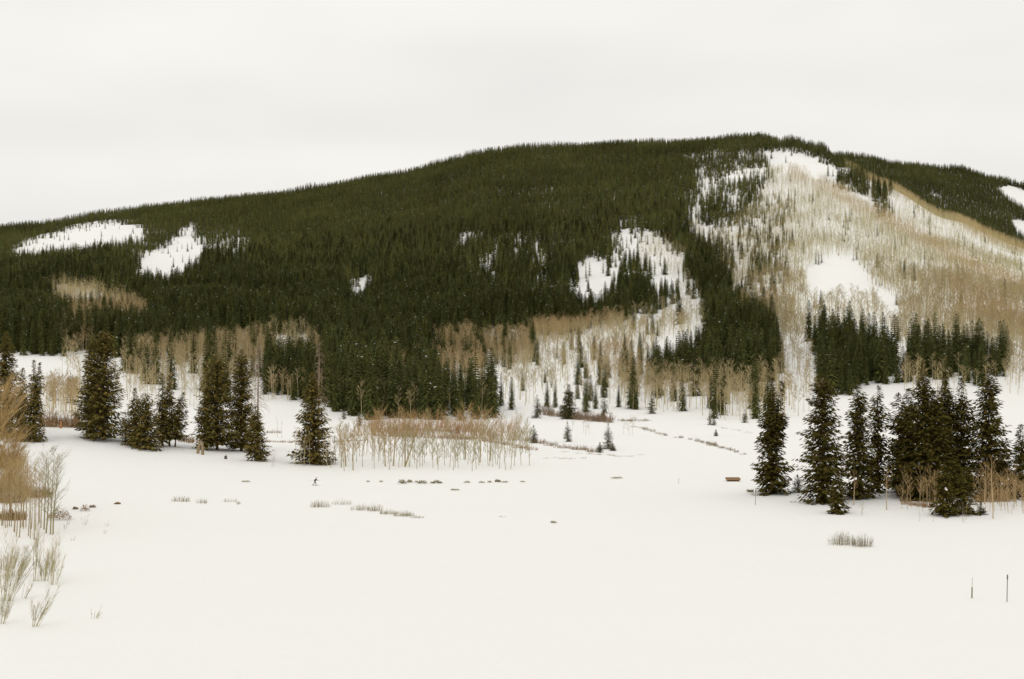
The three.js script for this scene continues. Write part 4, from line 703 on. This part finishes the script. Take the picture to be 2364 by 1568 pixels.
{ // the skier, striding to the right
  const p = spot(727, 1121), root = thing('person', 'person skiing to the right across the meadow in dark olive clothes', 'person', p);
  // joints: x forward (to the right), y up, z towards the viewer
  const J = { head: [0.34, 1.66, 0], neck: [0.27, 1.48, 0], chest: [0.2, 1.3, 0], belly: [0.1, 1.1, 0], hip: [0.02, 0.95, 0], ls: [0.22, 1.4, -0.19], rs: [0.22, 1.4, 0.19], le: [0.4, 1.18, -0.27], re: [-0.02, 1.2, 0.28], lw: [0.6, 1.1, -0.24], rw: [-0.2, 1.05, 0.3], lh: [0.02, 0.93, -0.1], rh: [0.02, 0.93, 0.1], lk: [-0.16, 0.5, -0.11], rk: [0.22, 0.52, 0.12], la: [-0.5, 0.14, -0.12], ra: [0.18, 0.1, 0.13], lt: [-0.3, 0.05, -0.12], rt: [0.4, 0.05, 0.13] };
  const limbs = [['neck', 'chest', 0.065, 0.14], ['chest', 'belly', 0.16, 0.135], ['belly', 'hip', 0.135, 0.15], ['chest', 'ls', 0.12, 0.08], ['chest', 'rs', 0.12, 0.08], ['ls', 'le', 0.07, 0.05], ['le', 'lw', 0.05, 0.034], ['rs', 're', 0.07, 0.05], ['re', 'rw', 0.05, 0.034], ['hip', 'lh', 0.13, 0.1], ['hip', 'rh', 0.13, 0.1], ['lh', 'lk', 0.095, 0.065], ['lk', 'la', 0.06, 0.042], ['rh', 'rk', 0.095, 0.065], ['rk', 'ra', 0.06, 0.042], ['la', 'lt', 0.05, 0.04], ['ra', 'rt', 0.05, 0.04], ['neck', 'head', 0.06, 0.06]];
  const cap = (q, a, b, ra, rb) => { const d = sub(b, a), t = clamp(((q[0] - a[0]) * d[0] + (q[1] - a[1]) * d[1] + (q[2] - a[2]) * d[2]) / (d[0] ** 2 + d[1] ** 2 + d[2] ** 2), 0, 1); return Math.hypot(q[0] - a[0] - d[0] * t, q[1] - a[1] - d[1] * t, q[2] - a[2] - d[2] * t) - lerp(ra, rb, t); };
  const mesh = (bones, grow, cut, c, size, res, extra) => {
    const mc = new MarchingCubes(res, new THREE.MeshStandardMaterial(), false, false, 60000); mc.isolation = 0; const h = res / 2;
    for (let k = 0; k < res; k++) for (let j = 0; j < res; j++) for (let i = 0; i < res; i++) {
      const q = [c[0] + (i - h) / h * size, c[1] + (j - h) / h * size, c[2] + (k - h) / h * size]; let f = 9;
      for (const [a, b, ra, rb] of bones) { const g = cap(q, J[a] ?? a, J[b] ?? b, ra + grow, rb + grow), m = Math.max(0.05 - Math.abs(f - g), 0) / 0.05; f = Math.min(f, g) - m * m * 0.05 / 4; }
      if (extra) f = extra(q, f); if (cut) f = Math.max(f, cut(q));
      mc.field[k * res * res + j * res + i] = -f;
    }
    mc.update();
    const n = mc.count, g = new THREE.BufferGeometry(), P = new Float32Array(n * 3), N = new Float32Array(n * 3);
    for (let i = 0; i < n * 3; i++) { P[i] = c[i % 3] + mc.positionArray[i] * size; N[i] = mc.normalArray[i]; }
    g.setAttribute('position', new THREE.BufferAttribute(P, 3)); g.setAttribute('normal', new THREE.BufferAttribute(N, 3)); return g;
  };
  const head = (q, f) => { const d = [(q[0] - 0.34) / 0.105, (q[1] - 1.66) / 0.125, q[2] / 0.085], g = (Math.hypot(...d) - 1) * 0.09, nose = cap(q, [0.44, 1.65, 0], [0.465, 1.63, 0], 0.014, 0.018), e1 = cap(q, [0.33, 1.67, 0.08], [0.33, 1.63, 0.085], 0.018, 0.014), e2 = cap(q, [0.33, 1.67, -0.08], [0.33, 1.63, -0.085], 0.018, 0.014); return Math.min(f, g, nose, e1, e2); };
  const fingers = []; for (const [w, s] of [[J.lw, 1], [J.rw, 1]]) { fingers.push([w, add(w, [0.07, -0.03, 0]), 0.035, 0.04]); for (let i = 0; i < 4; i++) { const b = add(w, [0.08, -0.03, (i - 1.5) * 0.021]), m = add(b, [0.04 - Math.abs(i - 1.4) * 0.004, -0.02, 0]); fingers.push([b, m, 0.01, 0.0095], [m, add(m, [-0.015, -0.035, 0]), 0.0095, 0.008]); } fingers.push([add(w, [0.03, -0.02, 0.03]), add(w, [0.075, -0.055, 0.035]), 0.013, 0.01]); }
  part('body', mesh([...limbs, ...fingers], 0, null, [0, 0.92, 0], 1.0, 84, head), wood(0.45, 0.27, 0.18), root);
  const jacket = limbs.filter(([a, b]) => /chest|belly|ls|rs|le|re/.test(a) && b !== 'lt' && b !== 'rt');
  part('jacket', mesh(jacket, 0.022, (q) => Math.max(0.88 - q[1], q[1] - 1.5), [0.1, 1.2, 0], 0.6, 60), wood(0.075, 0.07, 0.035), root);
  part('trousers', mesh(limbs.filter(([a]) => /hip|lh|rh|lk|rk/.test(a)), 0.014, (q) => q[1] - 0.98, [-0.05, 0.55, 0], 0.62, 60), wood(0.13, 0.13, 0.075), root);
  part('boots', mesh(limbs.filter(([a]) => a === 'la' || a === 'ra'), 0.018, null, [0, 0.1, 0], 0.62, 60), wood(0.05, 0.045, 0.035), root);
  const hat = new THREE.SphereGeometry(0.12, 16, 8, 0, 6.2832, 0, 1.5); hat.scale(1, 1.1, 0.85); hat.rotateZ(-0.15); hat.translate(0.33, 1.68, 0); part('hat', hat, wood(0.12, 0.1, 0.05), root);
  const hump = new THREE.SphereGeometry(0.2, 16, 10); hump.scale(0.62, 1.15, 0.8); hump.rotateZ(-0.25); hump.translate(-0.02, 1.2, 0);
  const pk = new THREE.Mesh(hump, wood(0.06, 0.05, 0.03)); pk.name = 'dark_shape'; pk.position.copy(p); scene.add(pk); tag(pk, 'small dark rounded form on the back of the skier', 'dark_shape');  // dark rounded form behind the torso
  const stick = (name, a, b, r, k, label, cat, group) => { const T = new Tris(); T.tube([a, b], [r, r * 0.8], 6, k); const m = new THREE.Mesh(T.geo(), M.painted); m.name = numbered(name); m.position.copy(p); scene.add(m); return tag(m, label, cat, group); };
  stick('ski_pole', [-0.13, 1.02, 0.3], [-1.25, 1.08, 0.35], 0.014, [0.12, 0.12, 0.1], 'ski pole swung out level behind the skier', 'ski pole');
  stick('ski_pole', [0.68, 1.06, -0.24], [1.05, 1.12, -0.3], 0.02, [0.3, 0.3, 0.2], 'ski pole held forward in front of the skier', 'ski pole');
  for (const [x, z, tilt, label] of [[-0.35, -0.12, 0.06, 'trailing ski under the rear foot of the skier'], [0.3, 0.13, 0, 'leading ski under the front foot of the skier']]) {
    const sh = new THREE.Shape(); sh.moveTo(-0.85, 0); sh.lineTo(0.75, 0); sh.quadraticCurveTo(0.95, 0.01, 1.02, 0.12); sh.lineTo(1.0, 0.13); sh.quadraticCurveTo(0.93, 0.03, 0.75, 0.02); sh.lineTo(-0.85, 0.02);
    const g = new THREE.ExtrudeGeometry(sh, { depth: 0.055, bevelEnabled: false }); g.translate(0, 0, -0.027); const m = new THREE.Mesh(g, wood(0.3, 0.3, 0.26)); m.name = numbered('ski'); m.position.set(p.x + x, p.y + 0.01, p.z + z); m.rotation.z = tilt; scene.add(m); tag(m, label, 'ski');
  }
}

/* ---------------------------------------------------------------- labels that tell repeats apart by their place */
{
  const sets = new Map(), side = ['far left', 'left', 'middle', 'right', 'far right'], nth = ['first', 'second', 'third', 'fourth', 'fifth', 'sixth', 'seventh', 'eighth', 'ninth', 'tenth', 'eleventh', 'twelfth', 'thirteenth', 'fourteenth', 'fifteenth', 'sixteenth'];
  for (const o of scene.children) if (o.userData.group && o.userData.label && !o.userData.kind) { const k = o.userData.label; if (!sets.has(k)) sets.set(k, []); sets.get(k).push(o); }
  for (const [label, list] of sets) {
    if (list.length < 2) continue;
    const px = (o) => o.position.x / -o.position.z;
    list.sort((a, b) => px(a) - px(b));
    if (list.length <= 16) { list.forEach((o, i) => { o.userData.label = `${label}, ${i === list.length - 1 ? 'rightmost' : i ? nth[i] + ' from left' : 'leftmost'}`; }); continue; }
    const ds = list.map((o) => -o.position.z).sort((a, b) => a - b), mid = ds[ds.length >> 1], cells = new Map();
    list.forEach((o, i) => { const k = `${side[Math.floor(i / list.length * 5)]}, ${-o.position.z < mid ? 'front' : 'back'}`; if (!cells.has(k)) cells.set(k, []); cells.get(k).push(o); });
    for (const [k, c] of cells) {
      c.forEach((o) => { o.userData.label = `${label}, ${k}`; o.userData.group += `, ${k}`; });
      if (c.length > 2) { const h = (o) => o.scale.y * FL / -o.position.z; c.sort((a, b) => h(b) - h(a)); if (h(c[0]) > h(c[c.length - 1]) * 1.15) { c[0].userData.label += ', tallest'; c[c.length - 1].userData.label += ', smallest'; } }
    }
  }
}
renderer.render(scene, camera);
